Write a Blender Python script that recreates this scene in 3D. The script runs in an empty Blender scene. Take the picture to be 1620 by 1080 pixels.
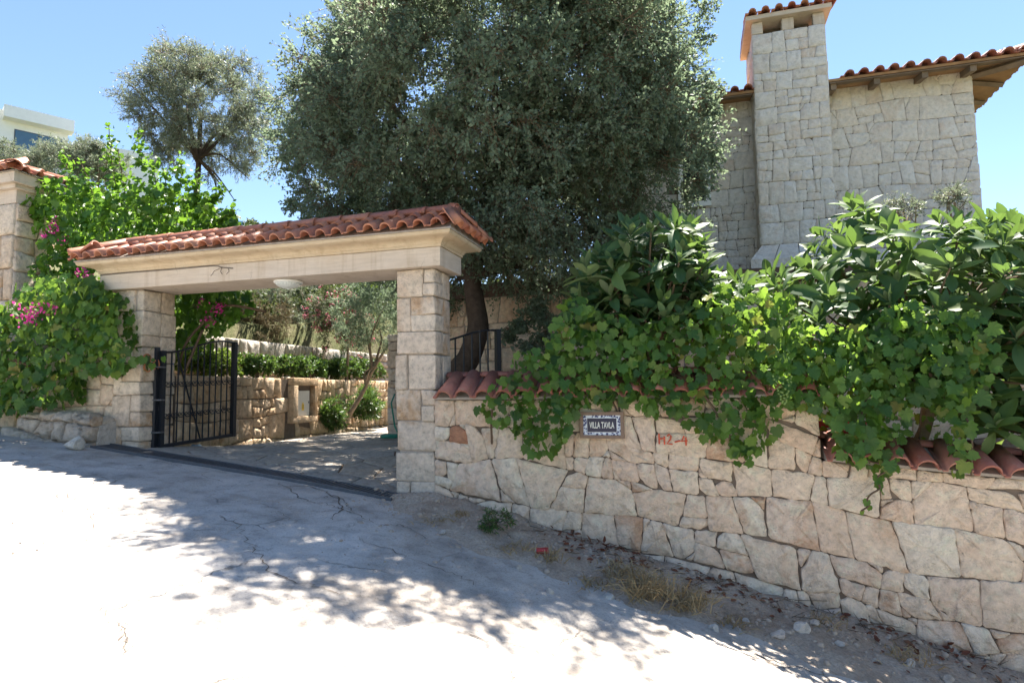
import bpy, bmesh, math, random
import numpy as np
from mathutils import Vector, Matrix

# ------------------------------------------------------------------ camera
FPX, PITCH, ROLL, EYE = 980.0, math.radians(4.5), math.radians(0.7), 1.7
scn = bpy.context.scene
COL = scn.collection
fw = np.array([0, math.cos(PITCH), math.sin(PITCH)])
up0 = np.array([0, -math.sin(PITCH), math.cos(PITCH)])
rt0 = np.array([1.0, 0, 0])
upv = math.cos(ROLL) * up0 + math.sin(ROLL) * rt0
rtv = math.cos(ROLL) * rt0 - math.sin(ROLL) * up0
CAM = np.array([0, 0, EYE])
cd = bpy.data.cameras.new('camera')
cam = bpy.data.objects.new('camera', cd)
COL.objects.link(cam)
M = Matrix.Identity(4)
for i in range(3):
    M[i][0], M[i][1], M[i][2], M[i][3] = rtv[i], upv[i], -fw[i], CAM[i]
cam.matrix_world = M
cd.sensor_width = 36.0
cd.lens = FPX / 1620 * 36
cd.clip_end = 3000
scn.camera = cam

# ------------------------------------------------------------------ light
SUN_EL, SUN_AZ = math.radians(66.5), math.radians(22)      # azimuth from +Y towards +X
w = bpy.data.worlds.new('World')
scn.world = w
w.use_nodes = True
nt = w.node_tree
bg = nt.nodes['Background']
sky = nt.nodes.new('ShaderNodeTexSky')
sky.sky_type = 'NISHITA'
sky.sun_disc = False
sky.sun_elevation = SUN_EL
sky.sun_rotation = SUN_AZ
sky.altitude = 100
sky.air_density = 1.0
sky.dust_density = 0.0
sky.ozone_density = 2.0
nt.links.new(sky.outputs[0], bg.inputs[0])
bg.inputs[1].default_value = 0.0565
sd = bpy.data.lights.new('sun', 'SUN')
sd.energy = 4.8
sd.angle = math.radians(0.55)
sd.color = (1.0, 0.93, 0.83)
so = bpy.data.objects.new('sun', sd)
COL.objects.link(so)
sv = Vector((math.sin(SUN_AZ) * math.cos(SUN_EL), math.cos(SUN_AZ) * math.cos(SUN_EL), math.sin(SUN_EL)))
so.rotation_euler = sv.to_track_quat('Z', 'Y').to_euler()
so.location = (6, 20, 30)
scn.view_settings.view_transform = 'Standard'
scn.view_settings.look = 'None'
scn.view_settings.exposure = 2.18
scn.view_settings.gamma = 1.0
scn.cycles.max_bounces = 8
scn.cycles.diffuse_bounces = 4
scn.cycles.transmission_bounces = 6
scn.cycles.transparent_max_bounces = 8

# ------------------------------------------------------------------ geometry helpers
def ray(u, v):
    return fw + (u - 810) / FPX * rtv - (v - 540) / FPX * upv
def at(u, v, y):
    d = ray(u, v)
    return CAM + d * (y / d[1])
TH = math.radians(16.4)
T = np.array([math.cos(TH), -math.sin(TH), 0])
NN = np.array([math.sin(TH), math.cos(TH), 0])
P0 = np.array([-1.29, 6.9, 0])
def F(s, d, z):                       # front-of-plot frame: along the wall, into the plot, up
    return P0 + s * T + d * NN + np.array([0, 0, z])
def onF(u, v, d):
    r = ray(u, v)
    k = ((P0 + d * NN - CAM) @ NN) / (r @ NN)
    p = CAM + r * k
    return float((p - P0) @ T), float(p[2])
def sd_of(x, y):
    qx, qy = x - P0[0], y - P0[1]
    return qx * T[0] + qy * T[1], qx * NN[0] + qy * NN[1]

def _hash(ix, iy, seed):
    h = (ix.astype(np.int64) * 374761393 + iy.astype(np.int64) * 668265263 + seed * 974711) & 0x7fffffff
    h = (h ^ (h >> 13)) * 1274126177 & 0x7fffffff
    h = h ^ (h >> 16)
    return (h % 100003) / 100003.0
def vnoise(x, y, seed=0):
    x = np.asarray(x, float); y = np.asarray(y, float)
    ix, iy = np.floor(x), np.floor(y)
    fx, fy = x - ix, y - iy
    fx, fy = fx * fx * (3 - 2 * fx), fy * fy * (3 - 2 * fy)
    a, b = _hash(ix, iy, seed), _hash(ix + 1, iy, seed)
    c, d = _hash(ix, iy + 1, seed), _hash(ix + 1, iy + 1, seed)
    return (a * (1 - fx) + b * fx) * (1 - fy) + (c * (1 - fx) + d * fx) * fy - 0.5
def fbm(x, y, seed=0, o=4):
    r, a = 0, 1.0
    for i in range(o):
        r = r + a * vnoise(x * 2 ** i, y * 2 ** i, seed + i * 7)
        a *= 0.5
    return r

WL = {}
def wl(p):
    return WL[p.name] if p else Vector((0, 0, 0))
def tag(o, label=None, cat=None, group=None, kind=None):
    if label: o['label'] = label
    if cat: o['category'] = cat
    if group: o['group'] = group
    if kind: o['kind'] = kind
    return o
def thing(name, label, cat, loc, group=None, parent=None):
    o = bpy.data.objects.new(name, None)
    COL.objects.link(o)
    o.empty_display_size = 0.1
    loc = Vector([float(c) for c in loc])
    o.parent = parent
    o.location = loc - wl(parent)
    WL[o.name] = loc
    return tag(o, label, cat, group)
def link_obj(name, me, parent, loc):
    o = bpy.data.objects.new(name, me)
    COL.objects.link(o)
    o.parent = parent
    o.location = Vector(loc) - wl(parent)
    WL[o.name] = Vector(loc)
    return o
def part(name, verts, faces, mat, parent=None, smooth=False, origin=None):
    v = np.asarray(verts, float)
    c = v.mean(0) if origin is None else np.asarray(origin, float)
    me = bpy.data.meshes.new(name)
    me.from_pydata((v - c).tolist(), [], faces)
    me.materials.append(mat)
    if smooth:
        me.polygons.foreach_set('use_smooth', [True] * len(me.polygons))
    return link_obj(name, me, parent, c)
def inst(name, me, mw, parent):
    o = bpy.data.objects.new(name, me)
    COL.objects.link(o)
    o.parent = parent
    o.matrix_basis = Matrix.Translation(-wl(parent)) @ mw
    WL[o.name] = mw.translation.copy()
    return o
def big_mesh(name, V, faces_n, idx, mat, parent=None, rnd=None, smooth=False, origin=None):
    """V (n,3), idx (m, k) faces with k verts each"""
    V = np.asarray(V, np.float32)
    c = V.mean(0) if origin is None else np.asarray(origin, np.float32)
    me = bpy.data.meshes.new(name)
    k = idx.shape[1]; m = idx.shape[0]
    me.vertices.add(len(V)); me.vertices.foreach_set('co', (V - c).ravel())
    me.loops.add(m * k); me.loops.foreach_set('vertex_index', idx.astype(np.int32).ravel())
    me.polygons.add(m)
    me.polygons.foreach_set('loop_start', np.arange(0, m * k, k, dtype=np.int32))
    me.polygons.foreach_set('loop_total', np.full(m, k, np.int32))
    if smooth:
        me.polygons.foreach_set('use_smooth', np.ones(m, bool))
    if rnd is not None:
        at_ = me.attributes.new('rnd', 'FLOAT', 'FACE')
        at_.data.foreach_set('value', np.asarray(rnd, np.float32))
    me.update(calc_edges=True)
    me.materials.append(mat)
    return link_obj(name, me, parent, [float(q) for q in c])

class MB:
    def __init__(s): s.v, s.f = [], []
    def add(s, v, f):
        n = len(s.v)
        s.v += [tuple(map(float, p)) for p in v]
        s.f += [tuple(i + n for i in q) for q in f]
        return s
    def box(s, a, b, mapf=None):
        (x0, y0, z0), (x1, y1, z1) = a, b
        P = [(x0, y0, z0), (x1, y0, z0), (x1, y1, z0), (x0, y1, z0), (x0, y0, z1), (x1, y0, z1), (x1, y1, z1), (x0, y1, z1)]
        if mapf: P = [mapf(*p) for p in P]
        return s.add(P, [(3, 2, 1, 0), (4, 5, 6, 7), (0, 1, 5, 4), (1, 2, 6, 5), (2, 3, 7, 6), (3, 0, 4, 7)])
    def tube(s, pts, rad, n=8, cap=True):
        v, f = tube(pts, rad, n, cap)
        return s.add(v, f)
    def build(s, name, mat, parent=None, smooth=False, origin=None):
        return part(name, s.v, s.f, mat, parent, smooth, origin)

def tube(pts, rad, n=8, cap=True):
    pts = [np.asarray(p, float) for p in pts]
    if not hasattr(rad, '__len__'): rad = [rad] * len(pts)
    v, f = [], []
    ref = None
    for i, p in enumerate(pts):
        a = pts[max(i - 1, 0)]; b = pts[min(i + 1, len(pts) - 1)]
        d = b - a; d /= (np.linalg.norm(d) + 1e-9)
        if ref is None:
            ref = np.array([1.0, 0, 0]) if abs(d[0]) < 0.8 else np.array([0, 1.0, 0])
        x = ref - d * (ref @ d); x /= (np.linalg.norm(x) + 1e-9)
        ref = x
        y = np.cross(d, x)
        for j in range(n):
            a_ = 2 * math.pi * j / n
            v.append(p + rad[i] * (math.cos(a_) * x + math.sin(a_) * y))
    for i in range(len(pts) - 1):
        for j in range(n):
            k = (j + 1) % n
            f.append((i * n + j, i * n + k, (i + 1) * n + k, (i + 1) * n + j))
    if cap:
        f.append(tuple(range(n - 1, -1, -1)))
        f.append(tuple((len(pts) - 1) * n + j for j in range(n)))
    return v, f
def smooth_path(pts, k=4):
    pts = [np.asarray(p, float) for p in pts]
    out = []
    for i in range(len(pts) - 1):
        p0 = pts[max(i - 1, 0)]; p1 = pts[i]; p2 = pts[i + 1]; p3 = pts[min(i + 2, len(pts) - 1)]
        for j in range(k):
            t = j / k
            out.append(0.5 * (2 * p1 + (p2 - p0) * t + (2 * p0 - 5 * p1 + 4 * p2 - p3) * t * t + (3 * p1 - p0 - 3 * p2 + p3) * t ** 3))
    out.append(pts[-1])
    return out

# ------------------------------------------------------------------ materials
MATS = {}
def nodes(name):
    m = bpy.data.materials.new(name)
    m.use_nodes = True
    MATS[name] = m
    t = m.node_tree
    return m, t, t.nodes['Principled BSDF']
def nd(t, typ, **kw):
    n = t.nodes.new(typ)
    for k, v in kw.items():
        if k.startswith('i_'):
            key = k[2:]
            key = int(key) if key.isdigit() else key.replace('_', ' ')
            if isinstance(v, bpy.types.NodeSocket): t.links.new(v, n.inputs[key])
            else: n.inputs[key].default_value = v
        else:
            setattr(n, k, v)
    return n
def ramp(t, fac, stops):
    r = t.nodes.new('ShaderNodeValToRGB')
    e = r.color_ramp.elements
    while len(e) < len(stops): e.new(0.5)
    for q, (p, c) in zip(e, stops):
        q.position = p
        q.color = (*c, 1) if len(c) == 3 else c
    t.links.new(fac, r.inputs[0])
    return r.outputs[0]
def g(v): return (v, v, v)
def mixc(t, fac, a, b, mode='MIX'):
    n = t.nodes.new('ShaderNodeMix')
    n.data_type = 'RGBA'; n.blend_type = mode
    for sock, val in ((n.inputs[0], fac), (n.inputs[6], a), (n.inputs[7], b)):
        if isinstance(val, bpy.types.NodeSocket): t.links.new(val, sock)
        elif hasattr(val, '__len__'): sock.default_value = (*val, 1) if len(val) == 3 else val
        else: sock.default_value = val
    return n.outputs[2]
def math_(t, op, a, b=0.5, c=None):
    n = t.nodes.new('ShaderNodeMath'); n.operation = op
    for i, val in enumerate((a, b) if c is None else (a, b, c)):
        if isinstance(val, bpy.types.NodeSocket): t.links.new(val, n.inputs[i])
        else: n.inputs[i].default_value = val
    return n.outputs[0]
def noise(t, vec, scale, detail=5, rough=0.55, dist=0.0):
    return nd(t, 'ShaderNodeTexNoise', i_Vector=vec, i_Scale=scale, i_Detail=detail, i_Roughness=rough, i_Distortion=dist).outputs['Fac']
def bump(t, bs, h, strength=0.4, dist=0.02, chain=None):
    b = nd(t, 'ShaderNodeBump', i_Strength=strength, i_Distance=dist, i_Height=h)
    if chain: t.links.new(chain, b.inputs['Normal'])
    if bs is not None: t.links.new(b.outputs[0], bs.inputs['Normal'])
    return b.outputs[0]
def pos_rand(t):
    gp = nd(t, 'ShaderNodeNewGeometry').outputs['Position']
    oi = nd(t, 'ShaderNodeObjectInfo').outputs['Random']
    off = nd(t, 'ShaderNodeCombineXYZ', i_X=math_(t, 'MULTIPLY', oi, 31.0), i_Y=math_(t, 'MULTIPLY', oi, 57.0), i_Z=math_(t, 'MULTIPLY', oi, 13.0)).outputs[0]
    return nd(t, 'ShaderNodeVectorMath', operation='ADD', i_0=gp, i_1=off).outputs[0], oi, gp

def stone_mat(name, cols, stain=(0.40, 0.20, 0.10), stain_amt=0.55, pits=0.5, bumps=0.5, bscale=9.0, var=1.0):
    m, t, b = nodes(name)
    p, oi, gp = pos_rand(t)
    n = len(cols)
    base = ramp(t, oi, [((i + 0.5) / n, c) for i, c in enumerate(cols)])
    n1 = noise(t, p, 2.6, 6, 0.6, 0.6)
    n2 = noise(t, p, 14, 8, 0.65)
    n3 = noise(t, p, 70, 4, 0.6)
    sel = math_(t, 'FRACT', math_(t, 'MULTIPLY', oi, 7.31))
    sm = ramp(t, n1, [(0.48, g(0)), (0.64, g(1))])
    n4 = noise(t, p, 6.5, 7, 0.7, 0.8)
    n5 = noise(t, p, 34, 5, 0.65, 0.4)
    sm = math_(t, 'MULTIPLY', sm, math_(t, 'MULTIPLY', math_(t, 'POWER', sel, 1.6), stain_amt * 1.6))
    c = mixc(t, sm, base, stain)
    c = mixc(t, math_(t, 'MULTIPLY', ramp(t, n4, [(0.52, g(0)), (0.66, g(1))]), 0.5), c, tuple(min(0.72, q * 1.22) for q in cols[0]))
    c = mixc(t, 0.8 * var, c, ramp(t, n2, [(0.27, g(0.5)), (0.48, g(1.0)), (0.72, g(1.35))]), 'MULTIPLY')
    pt = ramp(t, n5, [(0.30, g(0.28)), (0.385, g(1))])
    c = mixc(t, pits, c, pt, 'MULTIPLY')
    t.links.new(c, b.inputs['Base Color'])
    b.inputs['Roughness'].default_value = 0.88
    b.inputs['Specular IOR Level'].default_value = 0.25
    h = noise(t, p, bscale, 9, 0.62)
    ch = bump(t, None, h, bumps, 0.035)
    bump(t, b, math_(t, 'ADD', n3, math_(t, 'ADD', math_(t, 'MULTIPLY', n2, 1.5), math_(t, 'MULTIPLY', n5, 1.2))), 0.8, 0.018, ch)
    return m

def leaf_mat(name, stops, trans=(0.25, 0.42, 0.04), tamt=0.4, rough=0.45, spec=0.4, under=None, veins=False):
    m, t, b = nodes(name)
    a = nd(t, 'ShaderNodeAttribute', attribute_name='rnd').outputs['Fac']
    oi = nd(t, 'ShaderNodeObjectInfo').outputs['Random']
    f = math_(t, 'FRACT', math_(t, 'ADD', a, oi))
    c = ramp(t, f, stops)
    gp = nd(t, 'ShaderNodeNewGeometry')
    c = mixc(t, 0.6, c, ramp(t, noise(t, gp.outputs['Position'], 2.2, 3), [(0.3, g(0.7)), (0.7, g(1.25))]), 'MULTIPLY')
    if under: c2 = mixc(t, gp.outputs['Backfacing'], c, mixc(t, 0.65, c, under))
    else: c2 = c
    t.links.new(c2, b.inputs['Base Color'])
    b.inputs['Roughness'].default_value = rough
    b.inputs['Specular IOR Level'].default_value = spec
    tr = nd(t, 'ShaderNodeBsdfTranslucent', i_Color=mixc(t, 0.55, c, (*trans, 1)))
    mx = nd(t, 'ShaderNodeMixShader', i_0=tamt, i_1=b.outputs[0], i_2=tr.outputs[0])
    t.links.new(mx.outputs[0], t.nodes['Material Output'].inputs[0])
    return m

def plain(name, col, rough=0.6, metal=0.0, nscale=8, namt=0.25, bmp=0.0, spec=0.4, bscale=40):
    m, t, b = nodes(name)
    p, oi, gp = pos_rand(t)
    c = mixc(t, namt * 2, (*col, 1), ramp(t, noise(t, p, nscale, 6), [(0.25, g(0.6)), (0.75, g(1.35))]), 'MULTIPLY')
    t.links.new(c, b.inputs['Base Color'])
    b.inputs['Roughness'].default_value = rough
    b.inputs['Metallic'].default_value = metal
    b.inputs['Specular IOR Level'].default_value = spec
    if bmp: bump(t, b, noise(t, p, bscale, 6), bmp, 0.01)
    return m

M_WALL = stone_mat('cream_rubble', [(0.72, 0.575, 0.44), (0.70, 0.53, 0.395), (0.73, 0.595, 0.465), (0.68, 0.505, 0.38), (0.72, 0.58, 0.445), (0.69, 0.535, 0.42), (0.72, 0.62, 0.50)], (0.52, 0.30, 0.18), 0.55, 0.42, 0.8, 9.0, 0.85)
M_RED = stone_mat('red_stone', [(0.42, 0.22, 0.13), (0.40, 0.20, 0.12)], (0.34, 0.11, 0.05), 0.9, 0.4, 0.5)
M_PILLAR = stone_mat('pillar_stone', [(0.62, 0.51, 0.41), (0.58, 0.45, 0.34), (0.66, 0.56, 0.46), (0.60, 0.50, 0.40)], (0.46, 0.28, 0.15), 0.6, 0.5, 0.6, 10)
M_HOUSE = stone_mat('house_stone', [(0.72, 0.665, 0.61), (0.69, 0.625, 0.56), (0.75, 0.70, 0.65), (0.71, 0.66, 0.61), (0.73, 0.65, 0.575)], (0.56, 0.40, 0.30), 0.35, 0.18, 0.4, 7, 0.6)
M_INNER = stone_mat('ochre_stone', [(0.60, 0.45, 0.30), (0.57, 0.40, 0.245), (0.63, 0.49, 0.34), (0.54, 0.385, 0.24), (0.61, 0.47, 0.33)], (0.47, 0.26, 0.12), 0.6, 0.4, 0.7, 8)
M_WHITEST = stone_mat('pale_stone', [(0.58, 0.53, 0.46), (0.62, 0.57, 0.50), (0.55, 0.49, 0.42)], (0.45, 0.35, 0.25), 0.3, 0.4, 0.6, 8)
M_FLAG = stone_mat('flagstone', [(0.40, 0.36, 0.31), (0.44, 0.39, 0.33), (0.36, 0.33, 0.29), (0.42, 0.36, 0.29)], (0.3, 0.22, 0.15), 0.4, 0.4, 0.3, 10)
M_ROCK = stone_mat('loose_rock', [(0.52, 0.48, 0.43), (0.56, 0.50, 0.44), (0.48, 0.43, 0.38)], (0.4, 0.27, 0.17), 0.5, 0.4, 0.6, 16)
M_MORTAR = plain('mortar', (0.15, 0.115, 0.09), 0.95, 0, 12, 0.3, 0.4)
M_MORTAR2 = plain('mortar_grey', (0.34, 0.30, 0.26), 0.95, 0, 12, 0.3, 0.4)
M_BLACK = plain('black_paint', (0.018, 0.021, 0.028), 0.42, 0, 20, 0.2, 0.05)
M_IRON = plain('grate_iron', (0.10, 0.105, 0.12), 0.5, 0.3, 20, 0.3, 0.1)
M_WHITE = plain('white_render', (0.80, 0.80, 0.79), 0.8, 0, 3, 0.06)
M_BARK = plain('dark_bark', (0.075, 0.055, 0.042), 0.95, 0, 14, 0.4, 0.9, 0.15, 22)
M_BARK2 = plain('grey_bark', (0.22, 0.17, 0.12), 0.95, 0, 14, 0.4, 0.7, 0.15, 30)
M_TWIG = plain('twig', (0.13, 0.095, 0.06), 0.9, 0, 20, 0.3)
M_BROWNV = plain('vine_stem', (0.11, 0.07, 0.045), 0.9, 0, 20, 0.3, 0.3)

def tile_mat(name, cols):
    m, t, b = nodes(name)
    p, oi, gp = pos_rand(t)
    c = ramp(t, oi, [((i + 0.5) / len(cols), q) for i, q in enumerate(cols)])
    n1 = noise(t, p, 9, 6, 0.6)
    c = mixc(t, 0.7, c, ramp(t, n1, [(0.25, g(0.55)), (0.55, g(1)), (0.8, g(1.3))]), 'MULTIPLY')
    li = ramp(t, noise(t, p, 26, 5, 0.7), [(0.55, g(0)), (0.70, g(1))])
    c = mixc(t, math_(t, 'MULTIPLY', li, 0.45), c, (0.34, 0.27, 0.19))
    dk = ramp(t, noise(t, p, 4.0, 6, 0.7), [(0.52, g(0)), (0.68, g(1))])
    c = mixc(t, math_(t, 'MULTIPLY', dk, 0.5), c, (0.12, 0.075, 0.07))
    t.links.new(c, b.inputs['Base Color'])
    b.inputs['Roughness'].default_value = 0.55
    b.inputs['Specular IOR Level'].default_value = 0.45
    bump(t, b, noise(t, p, 45, 6), 0.25, 0.006)
    return m
M_TILE = tile_mat('terracotta', [(0.38, 0.135, 0.075), (0.43, 0.175, 0.10), (0.31, 0.105, 0.065), (0.41, 0.155, 0.085), (0.35, 0.11, 0.06), (0.45, 0.21, 0.13)])
M_TILED = tile_mat('weathered_terracotta', [(0.28, 0.09, 0.06), (0.33, 0.12, 0.08), (0.24, 0.085, 0.065), (0.36, 0.15, 0.105), (0.30, 0.10, 0.07)])

def concrete_mat():
    m, t, b = nodes('street_concrete')
    p = nd(t, 'ShaderNodeNewGeometry').outputs['Position']
    n1 = noise(t, p, 0.55, 6, 0.6, 0.4)
    n2 = noise(t, p, 3.2, 8, 0.65)
    n3 = noise(t, p, 60, 6, 0.7)
    c = ramp(t, n1, [(0.30, (0.34, 0.295, 0.25)), (0.5, (0.43, 0.392, 0.352)), (0.7, (0.50, 0.468, 0.435))])
    c = mixc(t, 0.9, c, ramp(t, n2, [(0.28, g(0.5)), (0.5, g(0.95)), (0.72, g(1.2))]), 'MULTIPLY')
    c = mixc(t, 0.9, c, ramp(t, n3, [(0.28, g(0.45)), (0.44, g(1)), (0.65, g(1.15))]), 'MULTIPLY')
    wv = nd(t, 'ShaderNodeVectorMath', operation='ADD', i_0=p, i_1=nd(t, 'ShaderNodeVectorMath', operation='SCALE', i_0=nd(t, 'ShaderNodeTexNoise', i_Vector=p, i_Scale=2.5, i_Detail=8, i_Roughness=0.6).outputs['Color'], i_Scale=0.35).outputs[0]).outputs[0]
    vo = nd(t, 'ShaderNodeTexVoronoi', feature='DISTANCE_TO_EDGE', i_Vector=wv, i_Scale=0.75).outputs['Distance']
    msk = ramp(t, noise(t, p, 0.7, 3), [(0.52, g(0)), (0.62, g(1))])
    cr = math_(t, 'MULTIPLY', ramp(t, vo, [(0.0, g(1)), (0.0045, g(0))]), msk)
    c = mixc(t, math_(t, 'MULTIPLY', cr, 0.75), c, (0.16, 0.13, 0.11))
    dirt = ramp(t, noise(t, p, 1.6, 7, 0.7, 1.0), [(0.56, g(0)), (0.70, g(1))])
    c = mixc(t, math_(t, 'MULTIPLY', dirt, 0.6), c, (0.40, 0.32, 0.25))
    grit = ramp(t, noise(t, p, 24, 8, 0.8), [(0.33, g(0.16)), (0.40, g(1))])
    c = mixc(t, math_(t, 'MULTIPLY', ramp(t, noise(t, p, 1.3, 5, 0.6), [(0.35, g(0.3)), (0.65, g(1))]), 0.9), c, grit, 'MULTIPLY')
    old = ramp(t, noise(t, p, 0.8, 8, 0.75, 1.5), [(0.60, g(0)), (0.75, g(1))])
    c = mixc(t, math_(t, 'MULTIPLY', old, 0.6), c, (0.13, 0.117, 0.104))
    spk = math_(t, 'MULTIPLY', ramp(t, noise(t, p, 85, 4, 0.6), [(0.63, g(0)), (0.68, g(1))]), ramp(t, noise(t, p, 2.1, 5, 0.65), [(0.42, g(0)), (0.62, g(1))]))
    c = mixc(t, math_(t, 'MULTIPLY', spk, 0.85), c, (0.12, 0.10, 0.085))
    worn = ramp(t, noise(t, p, 5.5, 8, 0.75, 0.8), [(0.57, g(0)), (0.72, g(1))])
    c = mixc(t, math_(t, 'MULTIPLY', worn, 0.65), c, (0.12, 0.105, 0.09))
    t.links.new(c, b.inputs['Base Color'])
    b.inputs['Roughness'].default_value = 0.9
    b.inputs['Specular IOR Level'].default_value = 0.2
    h = math_(t, 'ADD', math_(t, 'MULTIPLY', n2, 0.9), math_(t, 'MULTIPLY', n3, 0.25))
    ch = bump(t, None, h, 0.8, 0.04)
    bump(t, b, math_(t, 'MULTIPLY', cr, -1.0), 0.9, 0.02, ch)
    return m
M_STREET = concrete_mat()
def soil_mat(name, a, b_, c_):
    m, t, b = nodes(name)
    p = nd(t, 'ShaderNodeNewGeometry').outputs['Position']
    c = ramp(t, noise(t, p, 2.2, 8, 0.65), [(0.3, a), (0.5, b_), (0.72, c_)])
    c = mixc(t, 0.8, c, ramp(t, noise(t, p, 45, 6, 0.7), [(0.3, g(0.55)), (0.5, g(1)), (0.7, g(1.25))]), 'MULTIPLY')
    t.links.new(c, b.inputs['Base Color'])
    b.inputs['Roughness'].default_value = 0.95
    b.inputs['Specular IOR Level'].default_value = 0.1
    ch = bump(t, None, noise(t, p, 9, 8, 0.7), 0.8, 0.05)
    bump(t, b, noise(t, p, 50, 6, 0.7), 0.7, 0.015, ch)
    return m
M_SOIL = soil_mat('dry_soil', (0.28, 0.205, 0.145), (0.40, 0.32, 0.25), (0.50, 0.43, 0.355))
M_EARTH = soil_mat('red_earth', (0.19, 0.12, 0.075), (0.26, 0.17, 0.11), (0.30, 0.22, 0.15))
M_HILL = soil_mat('scrub_earth', (0.07, 0.09, 0.04), (0.11, 0.115, 0.055), (0.17, 0.15, 0.095))

M_LGRAPE = leaf_mat('grape_leaf', [(0.0, (0.03, 0.085, 0.022)), (0.45, (0.05, 0.13, 0.028)), (0.75, (0.09, 0.19, 0.035)), (0.95, (0.16, 0.26, 0.05)), (1.0, (0.24, 0.20, 0.05))], (0.36, 0.56, 0.06), 0.5, 0.45, 0.4, (0.09, 0.15, 0.07))
M_LVINE = leaf_mat('climber_leaf', [(0.0, (0.035, 0.10, 0.018)), (0.5, (0.06, 0.15, 0.022)), (1.0, (0.12, 0.23, 0.035))], (0.28, 0.50, 0.04), 0.45, 0.42, 0.4)
M_LOQ = leaf_mat('loquat_leaf', [(0.0, (0.028, 0.070, 0.028)), (0.5, (0.05, 0.11, 0.04)), (0.8, (0.09, 0.155, 0.05)), (1.0, (0.18, 0.24, 0.08))], (0.22, 0.36, 0.05), 0.34, 0.5, 0.3, (0.16, 0.20, 0.12))
M_OAK = leaf_mat('oak_leaf', [(0.0, (0.095, 0.14, 0.09)), (0.5, (0.14, 0.195, 0.13)), (1.0, (0.20, 0.25, 0.18))], (0.31, 0.40, 0.23), 0.5, 0.55, 0.3, (0.17, 0.21, 0.16))
M_OLIVE = leaf_mat('olive_leaf', [(0.0, (0.10, 0.13, 0.08)), (0.5, (0.16, 0.19, 0.13)), (1.0, (0.27, 0.30, 0.22))], (0.26, 0.32, 0.18), 0.42, 0.45, 0.4, (0.32, 0.35, 0.29))
M_SHRUB = leaf_mat('shrub_leaf', [(0.0, (0.045, 0.065, 0.03)), (0.5, (0.075, 0.10, 0.045)), (1.0, (0.13, 0.15, 0.07))], (0.16, 0.22, 0.05), 0.3, 0.5, 0.3)
M_DRYSH = leaf_mat('dry_shrub', [(0.0, (0.12, 0.085, 0.05)), (0.5, (0.17, 0.13, 0.08)), (1.0, (0.14, 0.15, 0.07))], (0.2, 0.17, 0.08), 0.2, 0.7, 0.2)
M_HEDGE = leaf_mat('hedge_leaf', [(0.0, (0.025, 0.07, 0.02)), (0.5, (0.04, 0.10, 0.025)), (1.0, (0.09, 0.17, 0.035))], (0.22, 0.36, 0.05), 0.3, 0.4, 0.5)
M_YGREEN = leaf_mat('yellow_green_leaf', [(0.0, (0.07, 0.13, 0.025)), (0.6, (0.11, 0.18, 0.03)), (1.0, (0.17, 0.23, 0.05))], (0.3, 0.42, 0.05), 0.35, 0.5, 0.3)
M_PINK = leaf_mat('pink_bract', [(0.0, (0.55, 0.03, 0.25)), (0.5, (0.65, 0.06, 0.33)), (1.0, (0.72, 0.12, 0.42))], (0.8, 0.08, 0.4), 0.4, 0.6, 0.2)
M_ROSE = leaf_mat('oleander_petal', [(0.0, (0.55, 0.10, 0.18)), (0.5, (0.62, 0.17, 0.26)), (1.0, (0.6, 0.25, 0.3))], (0.7, 0.2, 0.3), 0.35, 0.6, 0.2)
M_DRYG = leaf_mat('dry_grass', [(0.0, (0.27, 0.19, 0.10)), (0.5, (0.36, 0.27, 0.15)), (1.0, (0.45, 0.35, 0.21))], (0.4, 0.3, 0.15), 0.25, 0.8, 0.1)
M_DEAD = leaf_mat('dead_leaf', [(0.0, (0.10, 0.035, 0.022)), (0.5, (0.17, 0.06, 0.035)), (1.0, (0.22, 0.11, 0.06))], (0.2, 0.07, 0.03), 0.1, 0.7, 0.2)

# ------------------------------------------------------------------ terrain heights
def z_street(x, y):
    x = np.asarray(x, float); y = np.asarray(y, float)
    sp = 0.45 * np.log1p(np.exp(np.clip((x + 1.15) / 0.45, -40, 40)))
    return 0.05 + 0.0557 * y + 0.173 - 0.10 * (x + 1.23) - 0.137 * sp
def z_drive(s, d):
    s = np.asarray(s, float); d = np.asarray(d, float)
    p = P0[None, :2] + np.clip(s, -4.6, 0.3).reshape(-1, 1) * T[None, :2]
    edge = z_street(p[:, 0], p[:, 1]).reshape(s.shape) + 0.012
    k = np.clip(d / 2.2, 0, 1); k = k * k * (3 - 2 * k)
    return edge * (1 - k) + 0.90 * k

# ------------------------------------------------------------------ the ground sheets
def grid_sheet(name, S, D, mapf, mat, parent=None, smooth=True):
    a, b = np.meshgrid(S, D, indexing='ij')
    V = mapf(a, b).reshape(-1, 3)
    n, m = len(S), len(D)
    i, j = np.meshgrid(np.arange(n - 1), np.arange(m - 1), indexing='ij')
    q = (i * m + j).ravel()
    idx = np.stack([q, q + m, q + m + 1, q + 1], 1)
    return big_mesh(name, V, None, idx, mat, parent, None, smooth, origin=V.mean(0))
def fmap(a, b, zf):
    P = P0[None, None, :2] + a[..., None] * T[None, None, :2] + b[..., None] * NN[None, None, :2]
    return np.concatenate([P, zf(a, b, P[..., 0], P[..., 1])[..., None]], -1)
def street_z(a, b, x, y):
    z = z_street(x, y)
    z = z + 0.05 * fbm(x * 0.8, y * 0.8, 3, 3) * np.clip((-b - 0.3) / 1.5, 0, 1) + 0.012 * fbm(x * 4, y * 4, 11, 4)
    return z
st = grid_sheet('street', np.linspace(-15, 9, 300), np.linspace(-11, 0.02, 150), lambda a, b: fmap(a, b, street_z), M_STREET)
tag(st, kind='structure')
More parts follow.
